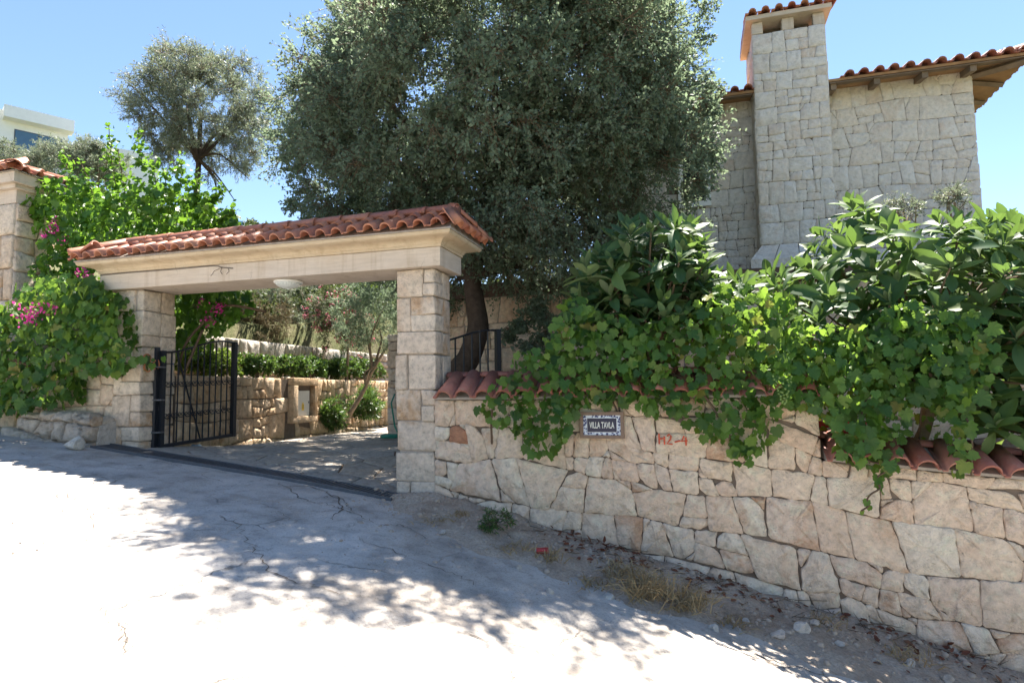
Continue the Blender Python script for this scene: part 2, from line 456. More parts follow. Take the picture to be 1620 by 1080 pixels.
gr = grid_sheet('ground', np.concatenate([np.linspace(-2500, -60, 12), np.linspace(-50, 50, 21), np.linspace(60, 2500, 12)]),
                np.concatenate([np.linspace(-2500, -60, 12), np.linspace(-50, 50, 21), np.linspace(60, 2500, 12)]),
                lambda a, b: np.stack([a, b, -4.0 - 0 * a], -1), M_HILL)
tag(gr, kind='structure')

# hillside behind the plot: rays outwards from the boundary of the built terraces
HB = [(-80, 27.0), (-60, 18.5), (-48, 15.2), (-40, 13.4), (-35, 12.2), (-32.1, 11.5), (-28.8, 12.0), (-25.1, 12.85), (-22, 13.75), (-19.2, 14.7), (-16, 16.0), (-12.9, 17.4), (-9.5, 18.6), (-4.5, 19.5), (5.8, 20.1), (30, 23), (60, 25)]
def hill_z(x, y):
    l = np.maximum(0, -x - 5)
    z = 2.75 + 0.15 * np.maximum(0, np.minimum(y, 90) - 11) + 0.30 * np.minimum(l, 60) - 0.25 * np.maximum(0, x)
    return z + 0.5 * fbm(x * 0.12, y * 0.12, 5, 3)
def hill_map(az, k):
    r0 = np.interp(np.degrees(az), [h[0] for h in HB], [h[1] for h in HB])
    r = r0 * (1 - k) + 220 * k ** 2.2 + r0 * k * 1.0
    x, y = r * np.sin(az), r * np.cos(az)
    z = hill_z(x, y)
    z = np.where(k < 0.004, 1.6, z)
    return np.stack([x, y, z], -1)
hl = grid_sheet('hillside', np.radians(np.linspace(-80, 60, 90)), np.concatenate([[0, 0.005], np.linspace(0.02, 1, 50)]), hill_map, M_HILL)
tag(hl, kind='structure')
def bank_z(a, b, x, y):
    zs = z_street(x, y) - 0.03
    k = np.clip((b - 0.35) / 0.8, 0, 1); k2 = np.clip((b - 1.2) / 3.2, 0, 1)
    return zs + k * 0.75 + k2 * (hill_z(x, y) - zs - 0.75) + 0.1 * fbm(x * 2, y * 2, 41, 3) * k
bk = grid_sheet('bank', np.linspace(-18, -4.4, 60), np.linspace(0.0, 5.5, 30), lambda a, b: fmap(a - 0.42 * b, b, bank_z), M_EARTH)
tag(bk, kind='structure')

def drive_z(a, b, x, y):
    return z_drive(a, b) - 0.02 + 0.006 * fbm(x * 3, y * 3, 21, 3)
dv = grid_sheet('driveway', np.linspace(-3.7, 3.2, 60), np.linspace(0.03, 12.5, 80), lambda a, b: fmap(a, b, drive_z), M_EARTH)
tag(dv, kind='structure')
dv2 = grid_sheet('garden_bed', np.linspace(0.45, 9, 30), np.linspace(0.25, 4.0, 20),
                 lambda a, b: fmap(a, b, lambda a, b, x, y: 0.95 + 0.1 * fbm(x * 2, y * 2, 31, 3) + 0 * a), M_EARTH)
tag(dv2, kind='structure')

# ------------------------------------------------------------------ stone patterns
def clip_half(poly, a, b):            # keep points with a.p <= b
    out = []
    n = len(poly)
    for i in range(n):
        p, q = poly[i], poly[(i + 1) % n]
        dp, dq = a[0] * p[0] + a[1] * p[1] - b, a[0] * q[0] + a[1] * q[1] - b
        if dp <= 0: out.append(p)
        if dp * dq < 0:
            k = dp / (dp - dq)
            out.append((p[0] + k * (q[0] - p[0]), p[1] + k * (q[1] - p[1])))
    return out
def area(p):
    return 0.5 * sum(p[i][0] * p[(i + 1) % len(p)][1] - p[(i + 1) % len(p)][0] * p[i][1] for i in range(len(p)))
def clip_rect(poly, x0, x1, y0, y1):
    for a, b in (((1, 0), x1), ((-1, 0), -x0), ((0, 1), y1), ((0, -1), -y0)):
        if len(poly) < 3: return []
        poly = clip_half(poly, a, b)
    return poly
def voronoi(x0, x1, y0, y1, rng, rmin, rmax, aspect=1.15, tries=4000, p_small=0.3):
    pts = []
    for _ in range(tries):
        r = rng.uniform(rmin, rmin * 1.35) if rng.random() < p_small else rng.uniform(rmin * 1.3, rmax)
        x, y = rng.uniform(x0 - .1, x1 + .1), rng.uniform(y0 - .1, y1 + .1)
        if all(((x - p[0]) / aspect) ** 2 + (y - p[1]) ** 2 > (0.92 * (r + p[2])) ** 2 for p in pts):
            pts.append((x, y, r))
    out = []
    for i, (x, y, r) in enumerate(pts):
        poly = [(x0, y0), (x1, y0), (x1, y1), (x0, y1)]
        near = sorted((j for j in range(len(pts)) if j != i), key=lambda j: (pts[j][0] - x) ** 2 + (pts[j][1] - y) ** 2)[:22]
        for j in near:
            X, Y, R_ = pts[j]
            # power bisector in the stretched metric
            ax, ay = (X - x) / aspect ** 2, (Y - y)
            b = 0.5 * ((X * X - x * x) / aspect ** 2 + Y * Y - y * y + r * r - R_ * R_)
            poly = clip_half(poly, (ax, ay), b)
            if len(poly) < 3: break
        if len(poly) >= 3 and abs(area(poly)) > 0.004:
            out.append(poly)
    return out
def coursed(a0, a1, z0, z1, rng, hr=(0.3, 0.46), wr=(0.28, 0.55), slant=0.04, wob=0.025, p_split=0.45, p_corner=0.2):
    lv = [z0]
    while lv[-1] < z1 - hr[0] * 0.7:
        lv.append(lv[-1] + rng.uniform(*hr))
    k = (z1 - z0) / (lv[-1] - z0)
    lv = [z0 + (q - z0) * k for q in lv]
    ph = [(rng.uniform(0, 6), rng.uniform(0, 6), rng.uniform(1.2, 2.2), rng.uniform(3, 5)) for _ in lv]
    def bnd(i, a):
        if i == 0 or i == len(lv) - 1: return lv[i]
        p = ph[i]
        return lv[i] + wob * (math.sin(p[0] + a * p[2]) + 0.7 * math.sin(p[1] + a * p[3]))
    out = []
    for i in range(len(lv) - 1):
        a = a0; tb = tt = a0
        while a < a1 - 1e-6:
            na = a + rng.uniform(*wr)
            if na > a1 - wr[0] * 0.6: na = a1
            if na == a1: nb, ntp = a1, a1
            else:
                nb = na + rng.uniform(-slant, slant); ntp = na + rng.uniform(-slant, slant)
            q = [(tb, bnd(i, tb)), (nb, bnd(i, nb)), (ntp, bnd(i + 1, ntp)), (tt, bnd(i + 1, tt))]
            w_ = na - a; h_ = lv[i + 1] - lv[i]
            r = rng.random()
            res = [q]
            if r < p_split and h_ > hr[0] * 0.75:
                f1, f2 = rng.uniform(.36, .64), rng.uniform(-.06, .06)
                l = (q[0][0] + (q[3][0] - q[0][0]) * (f1 + f2), q[0][1] + (q[3][1] - q[0][1]) * (f1 + f2))
                rr = (q[1][0] + (q[2][0] - q[1][0]) * (f1 - f2), q[1][1] + (q[2][1] - q[1][1]) * (f1 - f2))
                lo, hi = [q[0], q[1], rr, l], [l, rr, q[2], q[3]]
                res = []
                for s_ in (lo, hi):
                    if w_ > wr[0] * 1.25 and rng.random() < 0.55:
                        m1, m2 = rng.uniform(.35, .65), rng.uniform(-.07, .07)
                        b_ = tuple(s_[0][c] + (s_[1][c] - s_[0][c]) * (m1 + m2) for c in (0, 1))
                        t_ = tuple(s_[3][c] + (s_[2][c] - s_[3][c]) * (m1 - m2) for c in (0, 1))
                        res += [[s_[0], b_, t_, s_[3]], [b_, s_[1], s_[2], t_]]
                    else: res.append(s_)
            for s_ in res:
                if rng.random() < p_corner:
                    c = rng.randrange(4)
                    p_, c_, n_ = s_[c - 1], s_[c], s_[(c + 1) % 4]
                    k1, k2 = rng.uniform(.25, .5), rng.uniform(.25, .5)
                    e1 = tuple(c_[q_] + (p_[q_] - c_[q_]) * k1 for q_ in (0, 1))
                    e2 = tuple(c_[q_] + (n_[q_] - c_[q_]) * k2 for q_ in (0, 1))
                    out.append([e1, c_, e2])
                    s2 = list(s_); s2[c:c + 1] = [e1, e2]
                    out.append(s2)
                else: out.append(list(s_))
            a = na; tb, tt = nb, ntp
    return out

def inset(poly, k):
    if area(poly) < 0: poly = poly[::-1]
    res = list(poly)
    n = len(poly)
    for i in range(n):
        p, q = poly[i], poly[(i + 1) % n]
        ex, ey = q[0] - p[0], q[1] - p[1]
        l = math.hypot(ex, ey)
        if l < 1e-6: continue
        a = (ey / l, -ex / l)
        b = a[0] * p[0] + a[1] * p[1] - k
        res = clip_half(res, a, b)
        if len(res) < 3: return []
    return res
def stone(poly, mapf, rng, proud=0.02, joint=0.012, bev=0.012, seg=0.12, tilt=0.03, jit=0.004, rough=0.006, chf=0.014):
    """one stone over a 2-D outline; mapf(a, b, out) -> 3-D"""
    p = inset(poly, joint / 2 * rng.uniform(0.6, 1.5))
    if len(p) < 3 or abs(area(p)) < 0.0009: return None
    # drop tiny edges
    q = [p[i] for i in range(len(p)) if math.hypot(p[i][0] - p[i - 1][0], p[i][1] - p[i - 1][1]) > 0.02]
    if len(q) < 3: return None
    o = []
    n = len(q)
    for i in range(n):
        a, b, c = np.array(q[i - 1]), np.array(q[i]), np.array(q[(i + 1) % n])
        l1, l2 = np.linalg.norm(a - b), np.linalg.norm(c - b)
        ch = min(chf * rng.uniform(.3, 1.7), 0.25 * l1, 0.25 * l2)
        o.append(b + (a - b) / l1 * ch)
        o.append(b + (c - b) / l2 * ch)
        m = int((l2 - 2 * ch) / seg)
        for k in range(1, m + 1):
            w_ = b + (c - b) * ((ch + (l2 - 2 * ch) * k / (m + 1)) / l2)
            o.append(w_ + np.array([rng.uniform(-jit, jit), rng.uniform(-jit, jit)]) * 1.5)
    o = np.array(o)
    c = o.mean(0)
    m = len(o)
    tx, ty = rng.uniform(-tilt, tilt), rng.uniform(-tilt, tilt)
    pr = proud * rng.uniform(0.2, 1.6)
    def out(pt, base, r=0.0): return base + (pt[0] - c[0]) * tx + (pt[1] - c[1]) * ty + rng.uniform(-r, r)
    V = []
    for pt in o: V.append(mapf(pt[0], pt[1], -0.05))
    for pt in o: V.append(mapf(pt[0], pt[1], out(pt, pr - bev)))
    for pt in o:
        l = np.linalg.norm(pt - c)
        w_ = c + (pt - c) * max(0.4, 1 - bev * rng.uniform(0.7, 1.6) / max(l, .01))
        V.append(mapf(w_[0], w_[1], out(w_, pr, rough * .5)))
    for pt in o:
        w_ = c + (pt - c) * 0.5
        V.append(mapf(w_[0], w_[1], out(w_, pr + rough * .6, rough)))
    V.append(mapf(c[0], c[1], pr + rng.uniform(0, rough * 1.5)))
    Fc = []
    for r_ in range(3):
        for i in range(m):
            j = (i + 1) % m
            Fc.append((r_ * m + i, r_ * m + j, (r_ + 1) * m + j, (r_ + 1) * m + i))
    for i in range(m): Fc.append((3 * m + i, 3 * m + (i + 1) % m, 4 * m))
    return V, Fc
def lay(polys, mapf, rng, parent, mat, name='stone', skip=None, flip=False, **kw):
    for p in polys:
        if len(p) < 3: continue
        c = np.mean(p, 0)
        if skip and skip(c[0], c[1]): continue
        r = stone(p, mapf, rng, **kw)
        if r:
            f = [t[::-1] for t in r[1]] if flip else r[1]
            part(name, r[0], f, mat(rng) if callable(mat) else mat, parent, True)
def poly_map(PL, side=1):
    PL = [np.array(p, float) for p in PL]
    L = [0.0]
    for i in range(len(PL) - 1): L.append(L[-1] + np.linalg.norm(PL[i + 1] - PL[i]))
    def f(a, z, o):
        i = max(0, min(len(L) - 2, int(np.searchsorted(L, a) - 1)))
        k = (a - L[i]) / (L[i + 1] - L[i])
        p = PL[i] + (PL[i + 1] - PL[i]) * k
        def nrm(i_):
            d = PL[i_ + 1] - PL[i_]; d = d / np.linalg.norm(d)
            return np.array([d[1], -d[0]])
        n0 = nrm(i)
        if k > 0.5 and i < len(L) - 2: n0 = n0 * (1.5 - k) + nrm(i + 1) * (k - 0.5)
        if k < 0.5 and i > 0: n0 = n0 * (0.5 + k) + nrm(i - 1) * (0.5 - k)
        n0 = n0 / np.linalg.norm(n0) * side
        q = p + n0 * o
        return (q[0], q[1], z)
    return f, L[-1]
def core_strip(mapf, L, z0, z1, th, n=24):
    mb = MB()
    V, Fc = [], []
    for i in range(n + 1):
        a = L * i / n
        V += [mapf(a, z0, -0.012), mapf(a, z1, -0.012), mapf(a, z1, -th), mapf(a, z0, -th)]
    for i in range(n):
        for j in range(4):
            k = (j + 1) % 4
            Fc.append((i * 4 + j, i * 4 + k, i * 4 + 4 + k, i * 4 + 4 + j))
    Fc += [(0, 3, 2, 1), (n * 4, n * 4 + 1, n * 4 + 2, n * 4 + 3)]
    return mb.add(V, Fc)
def block(s0, s1, d0, d1, z0, z1, rng, mat, parent, name='stone', mapf=F, bev=0.016, jit=0.012):
    bm = bmesh.new()
    vs = []
    for z in (z0, z1):
        for (s, d) in ((s0, d0), (s1, d0), (s1, d1), (s0, d1)):
            vs.append(bm.verts.new(Vector(mapf(s + rng.uniform(-jit, jit), d + rng.uniform(-jit, jit), z + rng.uniform(-jit, jit)))))
    for q in ((3, 2, 1, 0), (4, 5, 6, 7), (0, 1, 5, 4), (1, 2, 6, 5), (2, 3, 7, 6), (3, 0, 4, 7)):
        bm.faces.new([vs[i] for i in q])
    bmesh.ops.bevel(bm, geom=list(bm.edges), offset=bev, segments=2, affect='EDGES', profile=0.6)
    bmesh.ops.recalc_face_normals(bm, faces=bm.faces)
    bm.verts.ensure_lookup_table()
    V = [tuple(v.co) for v in bm.verts]; Fc = [[v.index for v in f.verts] for f in bm.faces]
    bm.free()
    return part(name, V, Fc, mat, parent, True)
def pillar_courses(s0, s1, d0, d1, z0, z1, rng, mat, parent, hs=(0.24, 0.40)):
    z = z0
    k = 0
    gp = 0.005
    while z < z1 - 0.02:
        h = rng.uniform(*hs)
        if z + h > z1 - hs[0] * 0.6: h = z1 - z
        za, zb = z + gp, z + h - gp
        W, D = s1 - s0, d1 - d0
        m = mat
        j = lambda: rng.uniform(-0.008, 0.010)
        r = rng.random()
        if r < 0.72:
            c = s0 + W * (rng.uniform(.28, .42) if k % 2 == 0 else rng.uniform(.55, .72))
            dl = d0 + D * rng.uniform(.35, .8)
            block(s0 + j(), c - gp, d0 + j(), dl - gp, za, zb, rng, m, parent)
            if rng.random() < 0.3 and h > 0.28:
                zm = z + h * rng.uniform(.4, .6)
                block(c + gp, s1 + j(), d0 + j(), d0 + D * .55 - gp, za, zm - gp, rng, m, parent)
                block(c + gp, s1 + j(), d0 + j(), d0 + D * .55 - gp, zm + gp, zb, rng, m, parent)
            else:
                block(c + gp, s1 + j(), d0 + j(), d0 + D * .55 - gp, za, zb, rng, m, parent)
            block(c + gp, s1 + j(), d0 + D * .55 + gp, d1 + j(), za, zb, rng, m, parent)
            block(s0 + j(), c - gp, dl + gp, d1 + j(), za, zb, rng, m, parent)
        else:
            dl = d0 + D * rng.uniform(.4, .65)
            block(s0 + j(), s1 + j(), d0 + j(), dl - gp, za, zb, rng, m, parent)
            block(s0 + j(), s1 + j(), dl + gp, d1 + j(), za, zb, rng, m, parent)
        z += h
        k += 1

# ------------------------------------------------------------------ roof tiles
def tile_mesh(name, wd, ln, hh, mat, pan=0.32, taper=0.9, th=0.013):
    prof = [(-0.5, 0.012), (-0.5 + pan * .5, 0.0)]
    r0 = 0.5 - pan * .5
    for k in range(7):
        a = math.pi * (1 - k / 6)
        prof.append((pan * .25 + (0.5 - pan * .5) * math.cos(a) * 0.92, hh / wd * math.sin(a) ** 0.85 if 0 < k < 6 else 0.004))
    prof.append((0.5 + 0.02, 0.012))
    V, Fc = [], []
    n = len(prof)
    rows = [(0, 1.0), (ln * .5, (1 + taper) / 2), (ln, taper)]
    for (y, sc) in rows:
        for (x, z) in prof: V.append((x * wd * sc, y, z * wd * sc + th))
        for (x, z) in prof: V.append((x * wd * sc * 0.97, y, z * wd * sc * 0.93))
    m = 2 * n
    for r in range(2):
        for i in range(n - 1):
            a = r * m + i
            Fc.append((a, a + 1, a + 1 + m, a + m))
            Fc.append((a + n + 1, a + n, a + n + m, a + n + 1 + m))
    for i in range(n - 1):
        Fc.append((i + 1, i, i + n, i + n + 1))
        b = 2 * m + i
        Fc.append((b, b + 1, b + n + 1, b + n))
    for r in range(2):
        a = r * m
        Fc.append((a, a + m, a + m + n, a + n))
        Fc.append((a + n - 1, a + 2 * n - 1, a + m + 2 * n - 1, a + m + n - 1))
    me = bpy.data.meshes.new(name)
    me.from_pydata(V, [], Fc)
    me.materials.append(mat)
    me.polygons.foreach_set('use_smooth', [i < 4 * (n - 1) for i in range(len(Fc))])
    return me
def ridge_mesh(name, rad, ln, mat, taper=0.86, th=0.014, flat=0.85):
    V, Fc = [], []
    n = 9
    for (y, sc) in ((0, 1.0), (0.03, 1.03), (0.05, 0.97), (ln, taper)):
        for k in range(n):
            a = math.pi * (1.06 - 1.12 * k / (n - 1))
            V.append((rad * sc * math.cos(a), y, rad * sc * flat * math.sin(a)))
        for k in range(n):
            a = math.pi * (1.06 - 1.12 * k / (n - 1))
            V.append(((rad - th) * sc * math.cos(a), y, (rad - th) * sc * flat * math.sin(a)))
    m = 2 * n
    for r in range(3):
        for i in range(n - 1):
            a = r * m + i
            Fc.append((a, a + 1, a + 1 + m, a + m)); Fc.append((a + n + 1, a + n, a + n + m, a + n + 1 + m))
        a = r * m
        Fc.append((a, a + m, a + m + n, a + n)); Fc.append((a + n - 1, a + 2 * n - 1, a + m + 2 * n - 1, a + m + n - 1))
    for i in range(n - 1):
        Fc.append((i + 1, i, i + n, i + n + 1)); b = 3 * m + i; Fc.append((b, b + 1, b + n + 1, b + n))
    me = bpy.data.meshes.new(name); me.from_pydata(V, [], Fc); me.materials.append(mat)
    me.polygons.foreach_set('use_smooth', [True] * len(Fc))
    return me
def frame_m(o, x, y):
    x = Vector(x).normalized(); y = Vector(y); y = (y - x * y.dot(x)).normalized()
    z = x.cross(y)
    m = Matrix.Identity(4)
    for i in range(3): m[i][0], m[i][1], m[i][2], m[i][3] = x[i], y[i], z[i], o[i]
    return m
def jitter_m(m, rng, p=0.008, a=0.04):
    return m @ Matrix.Translation((rng.uniform(-p, p), rng.uniform(-p, p), rng.uniform(-p, p) * .5)) @ Matrix.Rotation(rng.uniform(-a, a), 4, 'Z') @ Matrix.Rotation(rng.uniform(-a, a) * .5, 4, 'X')
TILE_A = tile_mesh('roof_tile', 0.205, 0.42, 0.075, M_TILE)
TILE_B = tile_mesh('coping_tile', 0.225, 0.46, 0.085, M_TILED, pan=0.2)
TILE_H = tile_mesh('house_tile', 0.235, 0.44, 0.085, M_TILED)
RIDGE = ridge_mesh('ridge_tile', 0.106, 0.43, M_TILE)
RIDGED = ridge_mesh('coping_cap', 0.075, 0.45, M_TILED, flat=0.7)
TV, NV = Vector(T), Vector(NN)
def tile_run(parent, me, s_list, d0, z0, slope, rows, rng, step=0.36, lift=0.018, name='roof_tile', zf=None, ok=None):
    ydir = Vector(NN) * math.cos(slope) + Vector((0, 0, math.sin(slope)))
    for r in range(rows):
        for s in s_list:
            dd = d0 + r * step * math.cos(slope)
            if ok and not ok(s, dd): continue
            z = z0 + r * step * math.sin(slope) + (zf(s) if zf else 0) + lift * (rows - 1 - r) * 0 + 0.004
            m = frame_m(F(s, dd, z), T, ydir)
            m = m @ Matrix.Rotation(-0.045, 4, 'X')
            inst(name, me, jitter_m(m, rng), parent)

# ================================================================== GATEWAY
R = random.Random(7)
zR = float(z_street(*F(0.2, 0, 0)[:2])); zL = float(z_street(*F(-3.8, 0, 0)[:2]))
pr = thing('gate_pillar', 'right stone gate pillar standing at the start of the rubble wall', 'pillar', F(0.23, 0.22, zR), 'stone gate pillars')
MB().box((0.03, 0.03, zR - .3), (0.43, 0.42, 3.06), F).build('pillar_core', M_MORTAR2, pr)
pillar_courses(0.0, 0.46, 0.0, 0.45, zR - 0.12, 3.06, R, M_PILLAR, pr)
pl = thing('gate_pillar', 'left stone gate pillar beside the iron gate, leaves hanging over it', 'pillar', F(-3.84, 0.25, zL), 'stone gate pillars')
MB().box((-4.03, 0.03, zL - .3), (-3.64, 0.50, 3.06), F).build('pillar_core', M_MORTAR2, pl)
pillar_courses(-4.06, -3.61, 0.0, 0.54, zL - 0.1, 3.06, random.Random(12), M_PILLAR, pl, (0.28, 0.44))
# orange paint scribble on the inner face of the left pillar
mb = MB()
def scrib(pts, r=0.011):
    mb.tube(smooth_path([F(-3.596, a, b) for a, b in pts], 4), r, 5)
scrib([(0.06, 2.10), (0.02, 2.17), (0.07, 2.22), (0.13, 2.19), (0.12, 2.12), (0.06, 2.10), (0.04, 2.04), (0.10, 2.00), (0.15, 2.04), (0.12, 2.11)])
scrib([(0.19, 2.13), (0.18, 2.06), (0.23, 2.03), (0.27, 2.09), (0.24, 2.16), (0.19, 2.13)])
M_SCRIB = plain('orange_paint', (0.50, 0.19, 0.09), 0.8, 0, 30, 0.3)
mb.build('paint_mark', M_SCRIB, pl)

# lintel with cornice
def plaster_mat(name, col, stain, lines=True):
    m, t, b = nodes(name)
    p = nd(t, 'ShaderNodeNewGeometry').outputs['Position']
    n1 = noise(t, p, 1.6, 7, 0.65, 0.5); n2 = noise(t, p, 30, 6, 0.7)
    st_ = nd(t, 'ShaderNodeMapping', i_Vector=p); st_.inputs['Scale'].default_value = (1.2, 1.2, 16)
    n3 = noise(t, st_.outputs[0], 2.2, 6, 0.7)
    c = mixc(t, ramp(t, n1, [(0.4, g(0)), (0.72, g(0.8))]), (*col, 1), (*stain, 1))
    if lines: c = mixc(t, 0.55, c, ramp(t, n3, [(0.3, g(0.72)), (0.55, g(1)), (0.8, g(1.12))]), 'MULTIPLY')
    sk = nd(t, 'ShaderNodeMapping', i_Vector=p); sk.inputs['Scale'].default_value = (9, 9, 0.7)
    c = mixc(t, 0.5, c, ramp(t, noise(t, sk.outputs[0], 1.0, 6, 0.65), [(0.3, (0.62, 0.55, 0.46)), (0.48, g(1))]), 'MULTIPLY')
    c = mixc(t, 0.45, c, ramp(t, n2, [(0.25, g(0.6)), (0.4, g(1))]), 'MULTIPLY')
    vo = nd(t, 'ShaderNodeTexVoronoi', feature='DISTANCE_TO_EDGE', i_Vector=nd(t, 'ShaderNodeVectorMath', operation='ADD', i_0=p, i_1=nd(t, 'ShaderNodeVectorMath', operation='SCALE', i_0=nd(t, 'ShaderNodeTexNoise', i_Vector=p, i_Scale=5.0, i_Detail=6).outputs['Color'], i_Scale=0.3).outputs[0]).outputs[0], i_Scale=1.3).outputs['Distance']
    cr = math_(t, 'MULTIPLY', ramp(t, vo, [(0, g(1)), (0.006, g(0))]), ramp(t, noise(t, p, 1.1, 2), [(0.5, g(0)), (0.6, g(1))]))
    c = mixc(t, math_(t, 'MULTIPLY', cr, 0.6), c, (0.15, 0.11, 0.08))
    t.links.new(c, b.inputs['Base Color']); b.inputs['Roughness'].default_value = 0.85
    b.inputs['Specular IOR Level'].default_value = 0.2
    bump(t, b, math_(t, 'ADD', n3, math_(t, 'MULTIPLY', n2, 0.5)), 0.35, 0.012)
    return m
M_FASCIA = plaster_mat('fascia_plaster', (0.60, 0.515, 0.435), (0.54, 0.44, 0.34))
M_CORN = plaster_mat('cornice_plaster', (0.58, 0.475, 0.345), (0.50, 0.375, 0.24))
gl = thing('gate_lintel', 'long plastered lintel with cornice and red tiled hip roof over the gateway', 'lintel', F(-1.8, 0.22, 3.06))
LS0, LS1, LD0, LD1 = -4.24, 0.56, -0.08, 0.55
def ring_prism(profile, name, mat):
    V, Fc = [], []
    for (o, z) in profile:
        V += [F(LS0 - o, LD0 - o, z), F(LS1 + o, LD0 - o, z), F(LS1 + o, LD1 + o, z), F(LS0 - o, LD1 + o, z)]
    for i in range(len(profile) - 1):
        for j in range(4):
            k = (j + 1) % 4
            Fc.append((i * 4 + j, i * 4 + k, i * 4 + 4 + k, i * 4 + 4 + j))
    Fc += [(3, 2, 1, 0), tuple(len(V) - 4 + j for j in range(4))]
    return part(name, V, Fc, mat, gl)
ring_prism([(0, 3.065), (0.003, 3.07), (0.003, 3.272), (0.0, 3.275)], 'beam', M_FASCIA)
prof = [(0.018, 3.278), (0.02, 3.305)]
for k in range(6):
    a = k / 5 * math.pi / 2
    prof.append((0.03 + 0.10 * (1 - math.cos(a)), 3.31 + 0.05 * math.sin(a)))
prof += [(0.14, 3.362), (0.155, 3.364)]
for k in range(4):
    a = k / 3 * math.pi / 2
    prof.append((0.16 + 0.035 * math.sin(a), 3.366 + 0.025 * (1 - math.cos(a))))
prof += [(0.197, 3.408)]
ring_prism(prof, 'cornice', M_CORN)
ES0, ES1, ED0, ED1, EZ0 = LS0 - 0.26, LS1 + 0.26, LD0 - 0.26, LD1 + 0.26, 3.422
RD, RZ, RS0, RS1 = 0.12, 3.665, -4.0, 0.64
V = [F(ES0 + .05, ED0 + .05, EZ0 - .012), F(ES1 - .05, ED0 + .05, EZ0 - .012), F(ES1 - .05, ED1 - .05, EZ0 - .012), F(ES0 + .05, ED1 - .05, EZ0 - .012),
     F(ES0 + .05, ED0 + .05, EZ0 + .004), F(ES1 - .05, ED0 + .05, EZ0 + .004), F(ES1 - .05, ED1 - .05, EZ0 + .004), F(ES0 + .05, ED1 - .05, EZ0 + .004), F(RS0, RD, RZ), F(RS1, RD, RZ)]
rf = part('roof', V, [(3, 2, 1, 0), (0, 1, 5, 4), (1, 2, 6, 5), (2, 3, 7, 6), (3, 0, 4, 7), (4, 5, 9, 8), (5, 6, 9), (6, 7, 8, 9), (7, 4, 8)], M_MORTAR2, gl)
slf = math.atan2(RZ - EZ0, RD - ED0)
def in_front(s, d):
    k = (d - ED0) / (RD - ED0)
    return ES0 + (RS0 - ES0) * k - .05 < s < ES1 + (RS1 - ES1) * k + 0.05
tile_run(rf, TILE_A, np.arange(ES0 + 0.12, ES1 - 0.02, 0.2), ED0, EZ0 + 0.012, slf, 2, R, 0.31, ok=in_front)
# right hip and left hip courses
for s_e, s_r, sg in ((ES1, RS1, -1), (ES0, RS0, 1)):
    sl = math.atan2(RZ - EZ0, abs(s_r - s_e))
    yd = TV * sg * math.cos(sl) + Vector((0, 0, math.sin(sl)))
    for dd in np.arange(ED0 + 0.12, ED1 - 0.05, 0.2):
        m = frame_m(F(s_e, dd, EZ0 + 0.014), NN * -sg, yd)
        if sg == -1: m = m @ Matrix.Scale(0.55, 4, (0, 1, 0))
        inst('roof_tile', TILE_A, jitter_m(m, R), rf)
for dd_rows, sgn in ((0, 1),):
    for s in np.arange(ES0 + 0.12, ES1 - 0.02, 0.2):
        m = frame_m(F(s, ED1, EZ0 + 0.012), -T, -NV * math.cos(slf) + Vector((0, 0, math.sin(slf))))
        inst('roof_tile', TILE_A, jitter_m(m, R), rf)
def caps(p, q, me, parent, rng, step=0.37, z=0.042, name='ridge_tile'):
    p, q = Vector(p), Vector(q)
    d = (q - p); L = d.length; d.normalize()
    n = max(1, int(round(L / step)))
    x = Vector((d.y, -d.x, 0)).normalized()
    for i in range(n):
        m = frame_m(p + d * (L * i / n) + Vector((0, 0, z)), x, d)
        inst(name, me, jitter_m(m, rng, .003, .012), parent)
caps(F(RS1 + .06, RD, RZ), F(RS0, RD, RZ), RIDGE, rf, R)
caps(F(ES0 + .02, ED0 + .02, EZ0 + .03), F(RS0, RD, RZ), RIDGE, rf, R, 0.4)
caps(F(ES0 + .02, ED1 - .02, EZ0 + .03), F(RS0, RD, RZ), RIDGE, rf, R, 0.4)
caps(F(ES1 - .02, ED1 - .02, EZ0 + .03), F(RS1, RD, RZ), RIDGE, rf, R, 0.4)
caps(F(ES1 - .14, ED0 + .12, EZ0 + .05), F(RS1, RD, RZ), RIDGE, rf, R, 0.6)
MB().box((RS0, RD - .07, RZ - .04), (RS1, RD + .07, RZ + .035), F).build('ridge_mortar', M_TILED, rf)
# cable along the fascia
mb = MB()
cp = [(-4.24, 3.262), (-3.7, 3.268), (-3.0, 3.262), (-2.45, 3.265), (-2.3, 3.235), (-2.15, 3.215)]
mb.tube(smooth_path([F(a, LD0 - 0.008, b) for a, b in cp], 3), 0.006, 5)
for e in ([(-2.3, 3.235), (-2.33, 3.19), (-2.30, 3.15)], [(-2.22, 3.225), (-2.20, 3.18), (-2.24, 3.15)], [(-2.3, 3.235), (-2.42, 3.2), (-2.47, 3.14)]):
    mb.tube([F(a, LD0 - 0.012, b) for a, b in e], 0.003, 4)
mb.build('cable', plain('cable_grey', (0.12, 0.10, 0.09), 0.7), gl)

